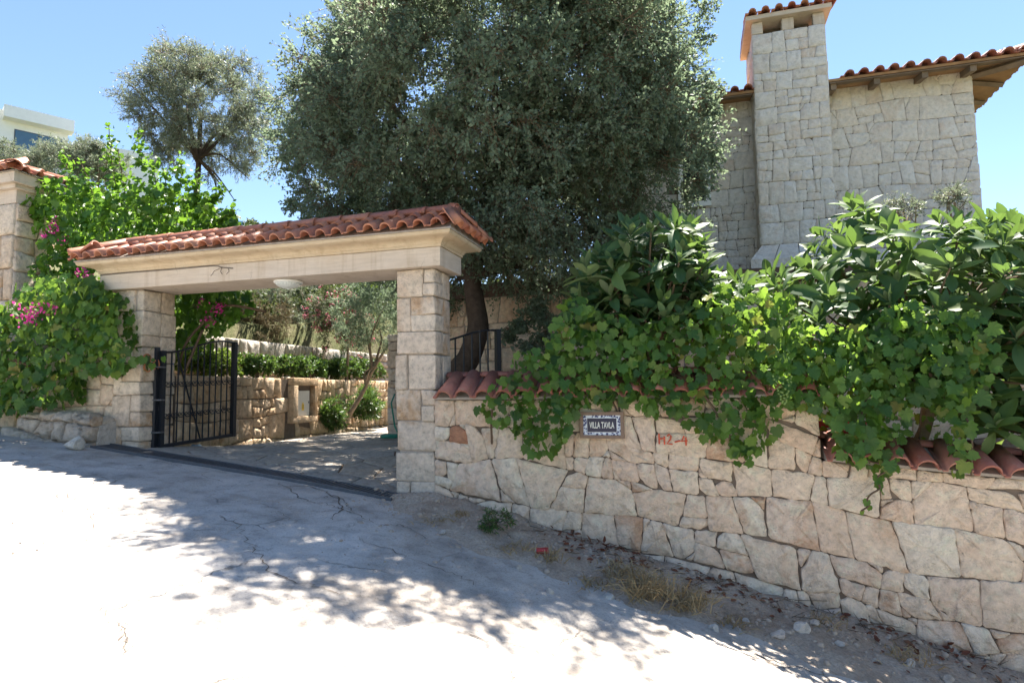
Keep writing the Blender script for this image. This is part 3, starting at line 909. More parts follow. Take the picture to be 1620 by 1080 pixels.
# round lamp under the lintel
lm = thing('ceiling_lamp', 'round white ribbed lamp fixed under the gate lintel', 'lamp', F(-1.55, 0.17, 3.0))
def lathe(c, prof, n, rib=0.0):
    V, Fc = [], []
    for (r, z) in prof:
        for j in range(n):
            a = 2 * math.pi * j / n
            rr = r * (1 + (rib if j % 2 else 0))
            V.append((c[0] + rr * math.cos(a), c[1] + rr * math.sin(a), c[2] + z))
    for i in range(len(prof) - 1):
        for j in range(n):
            k = (j + 1) % n
            Fc.append((i * n + j, (i + 1) * n + j, (i + 1) * n + k, i * n + k))
    Fc.append(tuple(range(n))); Fc.append(tuple((len(prof) - 1) * n + j for j in range(n - 1, -1, -1)))
    return V, Fc
c = F(-1.55, 0.17, 3.064)
v, f = lathe(c, [(0.15, 0), (0.17, -0.006), (0.172, -0.022), (0.16, -0.03)], 32)
part('lamp_base', v, f, M_WHITE, lm)
v, f = lathe(c, [(0.15, -0.031), (0.135, -0.052), (0.10, -0.075), (0.05, -0.092), (0.015, -0.096), (0.012, -0.104), (0.004, -0.106)], 56, 0.035)
part('lamp_glass', v, f, plain('lamp_glass', (0.62, 0.65, 0.64), 0.25, 0, 5, 0.05), lm)

# ================================================================== NEAR GARDEN WALL
R = random.Random(21)
gw = thing('garden_wall', 'long cream rubble stone wall stepping down along the sloping street', 'wall', F(3.5, 0.15, 0))
S_STEP, WEND = 4.26, 7.6
TOP1 = 1.60
def top2(s): return 1.03 - 0.085 * (s - S_STEP)
mb = MB()
mb.box((0.47, 0.012, -2.2), (S_STEP - .02, 0.42, TOP1 + .02), F)
V = [F(S_STEP - .03, .012, -2.2), F(WEND, .012, -2.2), F(WEND, .42, -2.2), F(S_STEP - .03, .42, -2.2), F(S_STEP - .03, .012, top2(S_STEP)), F(WEND, .012, top2(WEND)), F(WEND, .42, top2(WEND)), F(S_STEP - .03, .42, top2(S_STEP))]
mb.add(V, [(3, 2, 1, 0), (4, 5, 6, 7), (0, 1, 5, 4), (1, 2, 6, 5), (2, 3, 7, 6), (3, 0, 4, 7)])
mb.build('wall_core', M_MORTAR, gw)
def wmap(a, z, o): return F(a, -o, z)
SHEAR = 0.115
polys = coursed(0.46, WEND, -1.35, 2.6, R, (.26, .41), (.18, .43), .10, .04, .33, .48)
def warp(a, z):
    k = min(1, (a - .46) / .25)
    return (a + k * .11 * float(vnoise(a * 2.3, z * 2.3, 91) + .5 * vnoise(a * 5, z * 5, 92)),
            z + .11 * float(vnoise(a * 2.3 + 40, z * 2.3, 93) + .5 * vnoise(a * 5, z * 5, 94)) - SHEAR * (a - .46))
polys = [[warp(a, z) for a, z in p] for p in polys]
fin = []
for p in polys:
    c = np.mean(p, 0)
    zlow = float(z_street(*F(c[0], 0, 0)[:2])) - 0.35
    if c[1] < zlow: continue
    cut = (0.085, 1.0), 1.03 + 0.085 * S_STEP
    hi = max(q[1] + 0.085 * (q[0] - S_STEP) for q in p) > 1.03
    x0_, x1_ = min(q[0] for q in p), max(q[0] for q in p)
    if not hi: ks = [p]
    elif x0_ < S_STEP < x1_:
        ks = [clip_rect(p, 0.46, S_STEP, -3, TOP1), clip_half(clip_rect(p, S_STEP, WEND, -3, 3) or [(0, 0)], *cut)]
    elif x1_ <= S_STEP: ks = [clip_rect(p, 0.46, S_STEP, -3, TOP1)]
    else: ks = [clip_half(p, *cut)]
    for k in ks:
        if len(k) >= 3 and abs(area(k)) > 0.003: fin.append(k)
red_done = False
for i, p in enumerate(fin):
    c = np.mean(p, 0)
    mt = M_RED if (abs(c[0] - 0.75) < 0.16 and abs(c[1] - 1.40) < 0.16 and 0.02 < abs(area(p)) < .08 and not red_done) else M_WALL
    red_done = red_done or mt is M_RED
    lay([p], wmap, R, gw, mt, proud=0.014, joint=0.003, bev=0.007, seg=0.06, tilt=0.05, jit=0.006, rough=0.014)
# upper coping
cp1 = link_obj('coping', bpy.data.meshes.new('coping'), gw, F(2.3, .1, 1.7))
def wedge(name, s0, s1, zf, rise, mat, parent):
    V = []
    for s in (s0, s1):
        z = zf(s)
        V += [F(s, -.06, z - .005), F(s, .44, z - .005), F(s, .34, z + rise), F(s, .27, z + rise), F(s, -.06, z + .02)]
    Fc = [(0, 1, 2, 3, 4), (9, 8, 7, 6, 5)] + [(j, j + 5, (j + 1) % 5 + 5, (j + 1) % 5) for j in range(5)]
    return part(name, V, Fc, mat, parent)
COPS = ((0.5, S_STEP - .03, lambda s: TOP1 + 0.012, 0.235), (S_STEP + .03, WEND, lambda s: top2(s) + 0.012, 0.17))
bpy.data.objects.remove(cp1)
for (a, b, zf, rise) in COPS:
    wg = wedge('coping', a, b, zf, rise, M_MORTAR2, gw)
    sl = math.atan2(rise, 0.37)
    tile_run(wg, TILE_B, np.arange(a + 0.1, b - 0.05, 0.222), -0.125, 0.0, sl, 1, R, name='coping_tile', zf=lambda s: zf(s) + 0.005)
    p, q = F(a, .30, zf(a) + rise + .03), F(b, .30, zf(b) + rise + .03)
    caps(p, q, RIDGED, wg, R, 0.40, -0.012, 'coping_cap')
M_PAINT = plain('red_paint', (0.55, 0.09, 0.04), 0.7, 0, 25, 0.3)
mb = MB()
def stroke(pts, r=0.008): mb.tube([F(a, -0.048, b) for a, b in pts], r, 5)
b0, zb = onF(1043, 702, -.04)
def L(pts): stroke([(b0 + x, zb + z) for x, z in pts])
L([(0, 0), (0.0, .1)]); L([(0, .05), (.045, .055), (.05, .02)]); L([(.05, .075), (.05, -.005)])
L([(.075, .075), (.095, .095), (.115, .075), (.105, .045), (.075, .005), (.125, .0)])
L([(.145, .02), (.20, .035)])
L([(.235, .08), (.21, .03), (.265, .035)]); L([(.25, .07), (.25, -.01)])
mb.build('painted_number', M_PAINT, gw)

# ================================================================== NAME SIGN
sg = thing('name_plaque', 'framed blue and white tile plaque reading VILLA TAVLA on the rubble wall', 'sign', F(2.28, -0.05, 1.21))
SA, SB, SZ0, SZ1 = 2.065, 2.50, 1.215, 1.475
mb = MB()
M_FRAME = plain('sign_frame', (0.20, 0.13, 0.09), 0.6, 0, 30, 0.3, 0.3)
fr = 0.032
for a, b, z0, z1 in ((SA, SB, SZ0, SZ0 + fr), (SA, SB, SZ1 - fr, SZ1), (SA, SA + fr, SZ0 + fr, SZ1 - fr), (SB - fr, SB, SZ0 + fr, SZ1 - fr)):
    q = MB().box((a, -0.082, z0), (b, -0.03, z1), F)
    q.build('frame_bar', M_FRAME, sg)
def tile_paint():
    m, t, b = nodes('painted_tile')
    tc = nd(t, 'ShaderNodeTexCoord').outputs['Object']
    n = nd(t, 'ShaderNodeTexVoronoi', i_Vector=tc, i_Scale=42.0, feature='F1')
    k = ramp(t, n.outputs['Distance'], [(0.36, (0.02, 0.03, 0.12)), (0.47, (0.08, 0.11, 0.30)), (0.52, (0.55, 0.60, 0.68))])
    t.links.new(k, b.inputs['Base Color'])
    b.inputs['Roughness'].default_value = 0.2
    return m
MB().box((SA + fr, -0.064, SZ0 + fr), (SB - fr, -0.032, SZ1 - fr), F).build('painted_border', tile_paint(), sg)
iw = 0.040; iz = 0.030
MB().box((SA + fr + iw - .004, -0.0665, SZ0 + fr + iz - .004), (SB - fr - iw + .004, -0.034, SZ1 - fr - iz + .004), F).build('white_line', plain('tile_white', (0.75, 0.77, 0.8), 0.2, 0, 5, .03), sg)
MB().box((SA + fr + iw, -0.069, SZ0 + fr + iz), (SB - fr - iw, -0.036, SZ1 - fr - iz), F).build('blue_panel', plain('tile_navy', (0.012, 0.013, 0.05), 0.2, 0, 5, .05), sg)
cu = bpy.data.curves.new('lettering', 'FONT')
cu.body = 'VILLA TAVLA'; cu.size = 0.1; cu.extrude = 0.0015; cu.align_x = 'CENTER'; cu.align_y = 'CENTER'; cu.offset = 0.0012
to = bpy.data.objects.new('lettering_tmp', cu); COL.objects.link(to)
bpy.context.view_layer.update()
dg = bpy.context.evaluated_depsgraph_get()
me = bpy.data.meshes.new_from_object(to.evaluated_get(dg))
bpy.data.objects.remove(to)
co = np.array([v.co[:] for v in me.vertices])
co[:, 0] -= (co[:, 0].min() + co[:, 0].max()) / 2; co[:, 1] -= (co[:, 1].min() + co[:, 1].max()) / 2
co[:, 0] *= 0.245 / (co[:, 0].max() - co[:, 0].min()); co[:, 1] *= 0.062 / (co[:, 1].max() - co[:, 1].min())
me.vertices.foreach_set('co', co.ravel().astype(np.float32))
me.materials.clear(); me.materials.append(plain('letter_cream', (0.72, 0.71, 0.66), 0.5, 0, 5, .03))
inst('lettering', me, frame_m(F((SA + SB) / 2, -0.0708, (SZ0 + SZ1) / 2), T, (0, 0, 1)), sg)

# ================================================================== LEFT SIDE: low wall, far pier, rubble ledge
R = random.Random(33)
lw = thing('side_wall', 'low cream stone wall left of the gate, half hidden by the climber', 'wall', F(-5.4, .2, 1.1))
MB().box((-7.6, .062, .6), (-4.08, .48, 2.28), F).build('wall_core', M_MORTAR2, lw)
lay(coursed(-7.6, -4.07, 0.8, 2.3, R, (.28, .42), (.26, .5), .05, .025, .4, .3), lambda a, z, o: F(a, .05 - o, z), R, lw, M_WALL, proud=.02)
lay(coursed(0.05, .5, 0.8, 2.3, R, (.28, .42), (.26, .5), .05, .02, .3, .2), lambda a, z, o: F(-7.6 - o, .5 - a, z), R, lw, M_WALL, proud=.01)
fp = thing('stone_pier', 'tall stone pier with moulded cap and tiled top at the far left', 'pier', (-7.7, 10.2, 2.6))
def FP(s, d, z): return np.array([-7.74, 9.5, 0]) + s * T + d * NN + np.array([0, 0, z])
_F = F
mb = MB().box((-1.27, .05, 2.0), (-.04, .56, 4.7), FP); mb.build('pier_core', M_MORTAR2, fp)
lay(coursed(-1.3, 0, 2.2, 4.72, R, (.36, .52), (.3, .6), .03, .015, .3, .12), lambda a, z, o: FP(a, -o, z), R, fp, M_PILLAR, proud=.03, bev=.02)
lay(coursed(0, .6, 2.2, 4.72, R, (.36, .52), (.3, .5), .03, .015, .35, .12), lambda a, z, o: FP(o, a, z), R, fp, M_PILLAR, proud=.03, bev=.02)
for (o, z0, z1) in ((.015, 4.72, 4.93), (.09, 4.932, 5.0), (.16, 5.002, 5.16)):
    MB().box((-1.3 - o, -o, z0), (o, .6 + o, z1), FP).build('pier_cap', M_FASCIA, fp)
o = .2
V = [FP(-1.3 - o, -o, 5.163), FP(o, -o, 5.163), FP(o, .6 + o, 5.163), FP(-1.3 - o, .6 + o, 5.163), FP(-.65, .3, 5.47)]
prf = part('pier_roof', V, [(3, 2, 1, 0), (0, 1, 4), (1, 2, 4), (2, 3, 4), (3, 0, 4)], M_MORTAR2, fp)
for side in range(2):
    for k in range(7 if side == 0 else 4):
        if side == 0:
            s = -1.3 - o + .15 + k * .22; p = FP(s, -o - .02, 5.175); run = .5; x = T; hd = NV
            edge = min(s + 1.5, .2 - s) / .85
        else:
            dd = -o + .15 + k * .22; p = FP(o + .02, dd, 5.175); run = .85; x = NN; hd = -TV
            edge = min(dd + .2, .8 - dd) / .5
        sl = math.atan2(.31, run)
        yd = hd * math.cos(sl) + Vector((0, 0, math.sin(sl)))
        for r in range(2 if edge > .55 else 1):
            m = frame_m(Vector(p) + yd * (.36 * r) + Vector((0, 0, .012 * r)), x, yd)
            inst('roof_tile', TILE_A, jitter_m(m, R), prf)
for cx, cy in ((-1.3 - o, -o), (o, -o), (o, .6 + o)):
    caps(FP(cx * .97, cy * .97, 5.2), FP(-.65, .3, 5.47), RIDGE, prf, R, .42)

def rock(name, c, r, rng, mat, parent=None, sq=(1, .85, .7), sub=2, amp=.22):
    bm = bmesh.new()
    bmesh.ops.create_icosphere(bm, subdivisions=sub, radius=1)
    a = [rng.uniform(0, 6) for _ in range(6)]
    rot = Matrix.Rotation(rng.uniform(0, 6), 3, 'Z') @ Matrix.Rotation(rng.uniform(-.3, .3), 3, 'X')
    planes = []
    for _ in range(13):
        n = Vector((rng.gauss(0, 1), rng.gauss(0, 1), rng.gauss(0, 1))).normalized()
        planes.append((n, rng.uniform(.50, .80)))
    V = []
    for v in bm.verts:
        p = v.co.copy()
        for n, k in planes:
            q = p.dot(n)
            if q > k: p -= n * (q - k)
        p *= 1 + amp * .3 * math.sin(3 * p.x + a[0]) * math.sin(3 * p.y + a[1])
        p = Vector((p.x * sq[0], p.y * sq[1], p.z * sq[2])) * r
        p = rot @ p
        V.append((c[0] + p.x, c[1] + p.y, c[2] + p.z))
    Fc = [[v.index for v in f.verts] for f in bm.faces]
    bm.free()
    return part(name, V, Fc, mat, parent, False, origin=(c[0], c[1], c[2]))
M_LEDGE = stone_mat('ledge_stone', [(0.46, 0.40, 0.33), (0.40, 0.33, 0.26), (0.50, 0.44, 0.37)], (0.36, 0.22, 0.12), 0.6, 0.5, 0.8, 12)
led = thing('rubble_ledge', 'low mortared ledge of rough stones at the foot of the left pillar', 'ledge', F(-4.6, -.2, 1.1))
V = []
for s in np.linspace(-5.5, -3.98, 9):
    zt = float(z_street(*F(s, -.3, 0)[:2]))
    h = min(.36, .06 + .34 * (s + 5.55) / 0.7)
    V += [F(s, -.29, zt - .15), F(s, -.22, zt + h - .09), F(s, .04, zt + h - .04), F(s, .04, zt - .15)]
Fc = []
for i in range(8):
    for j in range(4):
        k = (j + 1) % 4
        Fc.append((i * 4 + j, i * 4 + k, i * 4 + 4 + k, i * 4 + 4 + j))
Fc += [(3, 2, 1, 0), (32, 33, 34, 35)]
part('ledge_core', V, Fc, M_ROCK, led)
def ledge_h(s): return min(.36, .06 + .34 * (s + 5.55) / 0.7)
def lmap(a, z, o):
    zt = float(z_street(*F(a, -.3, 0)[:2]))
    return F(a, -.30 + .2 * z - o, zt + z)
lp = []
for p in coursed(-5.5, -3.98, -.12, .40, R, (.16, .24), (.2, .36), .08, .03, .0, .35):
    c = np.mean(p, 0)
    h = ledge_h(c[0])
    q = clip_half(p, (0, 1), h + R.uniform(-.03, .04))
    if len(q) >= 3 and abs(area(q)) > .004: lp.append(q)
lay(lp, lmap, R, led, M_LEDGE, 'ledge_stone', proud=.05, joint=.012, bev=.03, seg=.08, tilt=.15, rough=.02, jit=.01)
def tmap(a, d, o):
    zt = float(z_street(*F(a, -.3, 0)[:2]))
    return F(a, d, zt + ledge_h(a) - .02 + .06 * d + o)
lay(coursed(-5.3, -3.99, -.22, .05, R, (.24, .3), (.22, .38), .08, .02, .0, .3), tmap, R, led, M_LEDGE, 'ledge_stone', proud=.03, joint=.012, bev=.03, seg=.1, tilt=.12, rough=.02, jit=.01)
c = F(-4.02, -.52, float(z_street(*F(-4.02, -.52, 0)[:2])) + .07)
tag(rock('loose_block', c, .15, random.Random(4), M_WHITEST, None, (1.1, .8, .75)), 'pale loose stone block lying at the foot of the left gate pillar', 'rock')

# ================================================================== DRAIN GRATE
dg_ = thing('drain_grate', 'long dark iron drain grate across the gateway threshold', 'grate', F(-1.8, -.15, float(z_street(*F(-1.8, -.15, 0)[:2]))))
def GM(s, d, z):
    p = F(s, d, 0)
    return np.array([p[0], p[1], float(z_street(p[0], p[1])) + z])
G0, G1, GA, GB = -4.02, 0.10, -0.32, -0.05
def strip(d0, d1, z0, z1, n=20):
    mb = MB()
    for i in range(n):
        a, b = G0 + (G1 - G0) * i / n, G0 + (G1 - G0) * (i + 1) / n
        mb.box((a, d0, z0), (b, d1, z1), GM)
    return mb
strip(GA, GA + .028, -.02, .034).build('frame_rail', M_IRON, dg_)
strip(GB - .028, GB, -.02, .034).build('frame_rail', M_IRON, dg_)
strip(GA + .03, GB - .03, -.02, .019).build('drain_channel', plain('drain_dark', (0.012, 0.012, 0.013), .9), dg_)
me0 = None
nb = int((G1 - G0) / 0.048)
for i in range(nb):
    s = G0 + (G1 - G0) * (i + .5) / nb
    if me0 is None:
        me0 = bpy.data.meshes.new('grate_bar')
        q = MB().box((-.011, -.107, -.012), (.011, .107, .008))
        me0.from_pydata(q.v, [], q.f); me0.materials.append(M_IRON)
    inst('grate_bar', me0, frame_m(GM(s, (GA + GB) / 2, .024), T, NN), dg_)

# ================================================================== FLAGSTONES on the driveway
R = random.Random(44)
polys = voronoi(-3.62, 0.0, 0.06, 9.6, R, .15, .31, 1.1, 4000, .2)
def dmap(a, b, o):
    p = F(a, b, 0)
    return (p[0], p[1], float(z_drive(np.array([a]), np.array([b]))[0]) + o * .4 - .008)
polys = sorted(polys, key=lambda p: np.mean(p, 0)[1])[:300]
lay(polys, dmap, R, dv, M_FLAG, 'flagstone', proud=.012, joint=.02, bev=.01, seg=.25, tilt=.012, rough=.003)

# ================================================================== GATE LEAVES
def gate_leaf(label, hinge, free, zb0, zb1, zt0, zt1, bow, nbar, name='iron_gate'):
    hinge, free = np.array(hinge, float), np.array(free, float)
    gt = thing(name, label, 'gate', (hinge[0], hinge[1], zb0), 'gate leaves')
    dv_ = free - hinge; ln = np.linalg.norm(dv_); dr = dv_ / ln
    nr = np.array([-dr[1], dr[0]])
    def Gm(a, o, z): return (hinge[0] + dr[0] * a + nr[0] * o, hinge[1] + dr[1] * a + nr[1] * o, z)
    def zb(a): return zb0 + (zb1 - zb0) * a / ln
    def zt(a):
        k = a / ln
        return zt0 + (zt1 - zt0) * (k * k * (3 - 2 * k)) + bow * math.sin(math.pi * k) * k
    h = .032
    MB().box((-h, -h, zb0), (h, h, zt0 + .01), Gm).build('upright', M_BLACK, gt)
    MB().box((ln - h, -h, zb1), (ln + h, h, zt(ln) + .01), Gm).build('upright', M_BLACK, gt)
    q = MB()
    V = []
    for a in (h + .002, ln - h - .002):
        V += [Gm(a, -.02, zb(a)), Gm(a, .02, zb(a)), Gm(a, .02, zb(a) + .045), Gm(a, -.02, zb(a) + .045)]
    q.add(V, [(0, 1, 2, 3), (7, 6, 5, 4)] + [(j, j + 4, (j + 1) % 4 + 4, (j + 1) % 4) for j in range(4)])
    q.build('bottom_rail', M_BLACK, gt)
    MB().tube([Gm(h + (ln - 2 * h) * i / 14, 0, zt(h + (ln - 2 * h) * i / 14) - .01) for i in range(15)], .015, 6).build('top_rail', M_BLACK, gt)
    sp = (ln - 2 * h) / (nbar + 1)
    for i in range(nbar):
        a = h + sp * (i + 1)
        MB().tube([Gm(a, 0, zb(a) + .04), Gm(a, 0, zt(a) - .01)], .011, 6).build('bar', M_BLACK, gt)
    MB().tube([Gm(h + sp * 1.8, .016, zt(.3) - .02), Gm(h + sp * (nbar * .58), .016, zb(ln * .6) + .04)], .013, 6).build('brace', M_BLACK, gt)
    for row in (.33, .66):
        for i in range(nbar + 1):
            a0 = h + sp * i; ac = a0 + sp / 2
            zc = zb(ac) + (zt0 - zb0) * row
            r = sp * .42
            q = MB()
            pts = []
            for k in range(12):
                an = math.pi * (1.0 + k / 11)
                pts.append(Gm(ac + r * math.cos(an), -.012, zc + r * .9 * math.sin(an)))
            q.tube(pts, .007, 5)
            for sgn in (-1, 1):
                pts = []
                for k in range(10):
                    an = (0 if sgn > 0 else math.pi) + sgn * k / 9 * 5.2
                    rr = r * .5 * (1 - .06 * k)
                    pts.append(Gm(ac + sgn * (r - r * .5) + rr * math.cos(an), -.012, zc + rr * math.sin(an)))
                q.tube(pts, .005, 5)
            q.build('scroll', M_BLACK, gt, True)
    return gt
gh = at(253, 712, 8.22); gf = at(368, 690, 9.5)
gate_leaf('open black iron gate leaf with scrollwork beside the left pillar', gh[:2], gf[:2], 1.0, float(gf[2]), 2.27, 2.48, .08, 10)
gp_ = thing('gate_post', 'black square steel post fixed to the left gate pillar', 'post', at(240, 712, 8.15))
c = at(241, 712, 8.15)
MB().box((c[0] - .038, c[1] - .038, .93), (c[0] + .038, c[1] + .038, 2.32)).build('post_tube', M_BLACK, gp_)
for z in (1.2, 1.62, 2.05):
    MB().box((c[0] - .05, c[1] - .05, z), (c[0] + .12, c[1] + .05, z + .018)).build('hinge', M_IRON, gp_)
rh, rf_ = (-1.05, 7.62), (-.19, 8.2)
gate_leaf('open black iron gate leaf folded back behind the right pillar', rh, rf_, .98, 1.02, 2.30, 2.50, .03, 7)

# ================================================================== INNER WALLS
R = random.Random(55)
W1 = [(-4.6, 8.5), (-4.5, 9.6), (-4.3, 10.8), (-4.05, 11.8), (-3.8, 12.8), (-3.5, 14), (-3.0, 15.5), (-2.3, 16.8), (-1.0, 17.5)]
w1 = thing('terrace_wall', 'ochre rubble retaining wall along the left of the driveway', 'wall', (-4.4, 12, .9))
f1, L1 = poly_map(W1, 1)
core_strip(f1, L1, .5, 1.95, .4, 30).build('wall_core', M_MORTAR, w1)
BXA, BXW = 3.0, .83          # meter box position along the wall
def near_box(a, z): return BXA - .06 < a < BXA + BXW + .06 and 1.1 < z < 1.97
lay(coursed(0, L1, .62, 1.97, R, (.24, .36), (.2, .38), .06, .03, .45, .35), f1, R, w1, M_INNER, skip=near_box, proud=.02, joint=.013, bev=.014, seg=.16, tilt=.06, rough=.012)
W2 = [(-5.9, 9.4), (-5.6, 10.2), (-5.3, 11.3), (-5.0, 12.4), (-4.7, 13.5), (-4.3, 15), (-3.8, 16.6), (-3.0, 18), (-1.5, 19), (2, 19.6)]
w2 = thing('terrace_wall', 'pale rubble retaining wall behind the clipped hedge', 'wall', (-5.1, 14, 1.9))
f2, L2 = poly_map(W2, 1)
core_strip(f2, L2, 1.5, 2.72, .4, 30).build('wall_core', M_MORTAR2, w2)
lay(coursed(0, L2, 1.7, 2.74, R, (.26, .36), (.24, .46), .06, .03, .45, .25), f2, R, w2, M_WHITEST, proud=.025, joint=.014, bev=.016, seg=.25, tilt=.06, rough=.01)
V, Fc = [], []
for i in range(31):
    a = L1 * i / 30
    p = f1(a, 1.9, -.05)
    q = min((f2(L2 * j / 60, 1.93, .01) for j in range(61)), key=lambda q_: (q_[0] - p[0]) ** 2 + (q_[1] - p[1]) ** 2)
    V += [p, q]
for i in range(30): Fc.append((2 * i, 2 * i + 2, 2 * i + 3, 2 * i + 1))
tag(part('planting_bed', V, Fc, M_EARTH), kind='structure')
# meter box
bx = thing('meter_box', 'grey meter cabinet in a stone frame set in the ochre wall', 'cabinet', f1(BXA + BXW / 2, 1.16, .05))
def BM(a, o, z): return f1(BXA + a, z, o)
for a0, a1, z0, z1 in ((0, BXW, 1.14, 1.26), (0, BXW, 1.84, 1.98), (0, .15, 1.262, 1.838), (BXW - .12, BXW, 1.262, 1.838)):
    block(a0, a1, -.05, .11, z0, z1, R, M_INNER, bx, 'frame_stone', BM, .01, .003)
MB().box((.1, -.04, 1.25), (BXW - .1, .006, 1.86), BM).build('recess_back', M_MORTAR, bx)
M_CAB = plain('cabinet_grey', (0.56, 0.55, 0.50), .5, 0, 6, .05)
cdr = MB().box((.165, .008, 1.27), (.60, .06, 1.74), BM).build('cabinet_door', M_CAB, bx)
MB().box((.56, .061, 1.50), (.575, .068, 1.54), BM).build('lock', M_BLACK, cdr)
q = MB(); q.add([BM(.34, .063, 1.37), BM(.42, .063, 1.37), BM(.42, .063, 1.47), BM(.38, .063, 1.53), BM(.34, .063, 1.47)], [(0, 1, 2, 3, 4)])
q.build('warning_label', plain('warning_yellow', (0.75, 0.5, 0.03), .5, 0, 5, .03), cdr)
q = MB(); q.add([BM(.372, .066, 1.40), BM(.388, .066, 1.40), BM(.388, .066, 1.48), BM(.372, .066, 1.48)], [(0, 1, 2, 3)])
q.build('warning_symbol', M_BLACK, cdr)
# wall end right of the driveway
we = thing('stone_wall_end', 'pale squared stone wall end behind the right gate pillar', 'wall', (-1.9, 11.3, .9))
def WE(s, d, z): return np.array([-2.25, 11.2, 0]) + s * T + d * NN + np.array([0, 0, z])
MB().box((.02, .02, .6), (1.25, .7, 2.72), WE).build('wall_core', M_MORTAR, we)
lay(coursed(0, 1.27, .75, 2.74, R, (.26, .38), (.25, .45), .03, .012, .3, .15), lambda a, z, o: WE(a, -o, z), R, we, M_PILLAR, proud=.015)
lay(coursed(0, .7, .75, 2.74, R, (.26, .38), (.25, .45), .03, .012, .3, .15), lambda a, z, o: WE(-o, .7 - a, z), R, we, M_PILLAR, proud=.015)

# ================================================================== TERRACE PODIUM
R = random.Random(66)
PD = [(-1.35, 11.0), (-.75, 10.5), (.1, 10.1), (1.1, 9.85), (2.2, 9.62), (3.6, 9.3), (6, 8.65), (9.2, 7.7)]
pd = thing('terrace_podium', 'shaded curved stone terrace wall with dark edge band under the house', 'wall', (2, 9.8, .9))
fpd, LPD = poly_map(PD, 1)
core_strip(fpd, LPD, .5, 3.28, .5, 30).build('wall_core', M_MORTAR2, pd)
lay(coursed(0, 10.9, .9, 3.26, R, (.34, .50), (.3, .55), .05, .02, .35, .2), fpd, R, pd, M_WALL, proud=.02, joint=.015)
bd = MB()
V, Fc = [], []
for i in range(41):
    a = LPD * i / 40
    V += [fpd(a, 3.265, .14), fpd(a, 3.47, .14), fpd(a, 3.47, -1.9 - .6 * min(1, a / 3)), fpd(a, 3.265, -.4)]
for i in range(40):
    for j in range(4):
        k = (j + 1) % 4
        Fc.append((i * 4 + j, i * 4 + k, i * 4 + 4 + k, i * 4 + 4 + j))
Fc += [(0, 3, 2, 1), (160, 161, 162, 163)]
part('terrace_slab', V, Fc, plain('slab_brown', (0.10, 0.065, 0.05), .85, 0, 6, .3, .3), pd)

# ================================================================== HOUSE
R = random.Random(77)
HD, CD = 5.5, 5.0
hs = thing('stone_house', 'pale stone villa with chimney and red tiled eaves on the right', 'house', F(5.5, 6.5, 3.4))
hw = MB().box((1.6, HD + .015, 3.0), (7.775, 10.5, 6.95), F).build('wall', M_MORTAR, hs)
def hmap(a, z, o): return F(a, HD - o, z)
WIN = (3.10, 3.48, 5.05, 6.05)
def winskip(a, z): return WIN[0] - .15 < a < WIN[1] + .12 and WIN[2] - .1 < z < WIN[3] + .1
lay(coursed(1.9, 4.5, 3.4, 6.95, R, (.26, .40), (.20, .44), .05, .02, .45, .25), hmap, R, hw, M_HOUSE, skip=winskip, proud=.010, joint=.003, bev=.005, seg=.15)
lay(coursed(5.45, 7.79, 3.4, 6.95, R, (.27, .40), (.20, .44), .08, .03, .4, .35), hmap, R, hw, M_HOUSE, proud=.010, joint=.003, bev=.005, seg=.15)
lay(coursed(HD, HD + 3, 3.4, 6.95, R, (.34, .48), (.4, .7), .05, .02, .3, .2), lambda a, z, o: F(7.79 + o, a, z), R, hw, M_HOUSE, proud=.012, joint=.014, seg=.3)
wn = MB().box((WIN[0] - .1, HD - .06, WIN[2] - .02), (WIN[1] + .1, HD + .2, WIN[3]), F).build('window', M_WHITE, hs)
MB().box((WIN[0], HD - .066, WIN[2] + .08), (WIN[1], HD - .05, WIN[3] - .08), F).build('pane', plain('dark_glass', (0.02, 0.03, 0.035), .08, 0, 5, .02), wn)
# chimney
CS0, CS1, CDB = 4.35, 5.52, 6.2
ch = MB().box((CS0 + .015, CD + .015, 3.3), (CS1 - .015, CDB - .015, 7.86), F).build('chimney', M_MORTAR, hs)
lay(coursed(CS0, CS1, 4.12, 7.88, R, (.28, .42), (.17, .38), .025, .012, .45, .12), lambda a, z, o: F(a, CD - o, z), R, ch, M_HOUSE, proud=.010, joint=.003, bev=.005, seg=.15)
lay(coursed(0, CDB - CD, 4.12, 7.88, R, (.32, .46), (.3, .5), .025, .012, .4, .12), lambda a, z, o: F(CS0 - o, CDB - a, z), R, ch, M_HOUSE, proud=.010, joint=.003, bev=.005, seg=.15)
lay(coursed(0, CDB - CD, 4.12, 7.88, R, (.32, .46), (.3, .5), .025, .012, .4, .12), lambda a, z, o: F(CS1 + o, CD + a, z), R, ch, M_HOUSE, proud=.010, joint=.003, bev=.005, seg=.15)
# flared foot
n = 4
for i in range(n):
    a0, a1 = CS0 - .2 + (CS1 - CS0 + .35) * i / n, CS0 - .2 + (CS1 - CS0 + .35) * (i + 1) / n
    t0, t1 = CS0 + (CS1 - CS0) * i / n, CS0 + (CS1 - CS0) * (i + 1) / n
    V = [F(a0 + .006, CD - .22, 3.48), F(a1 - .006, CD - .22, 3.48), F(a1 - .006, CDB, 3.48), F(a0 + .006, CDB, 3.48), F(a0 + .006, CD - .22, 3.84), F(a1 - .006, CD - .22, 3.84), F(t1 - .006, CD - .01, 4.115), F(t0 + .006, CD - .01, 4.115), F(t0 + .006, CDB, 4.115), F(t1 - .006, CDB, 4.115)]
    part('stone', V, [(3, 2, 1, 0), (0, 1, 5, 4), (4, 5, 6, 7), (7, 6, 9, 8), (0, 4, 7, 8, 3), (1, 2, 9, 6, 5), (2, 3, 8, 9)], M_HOUSE, ch)
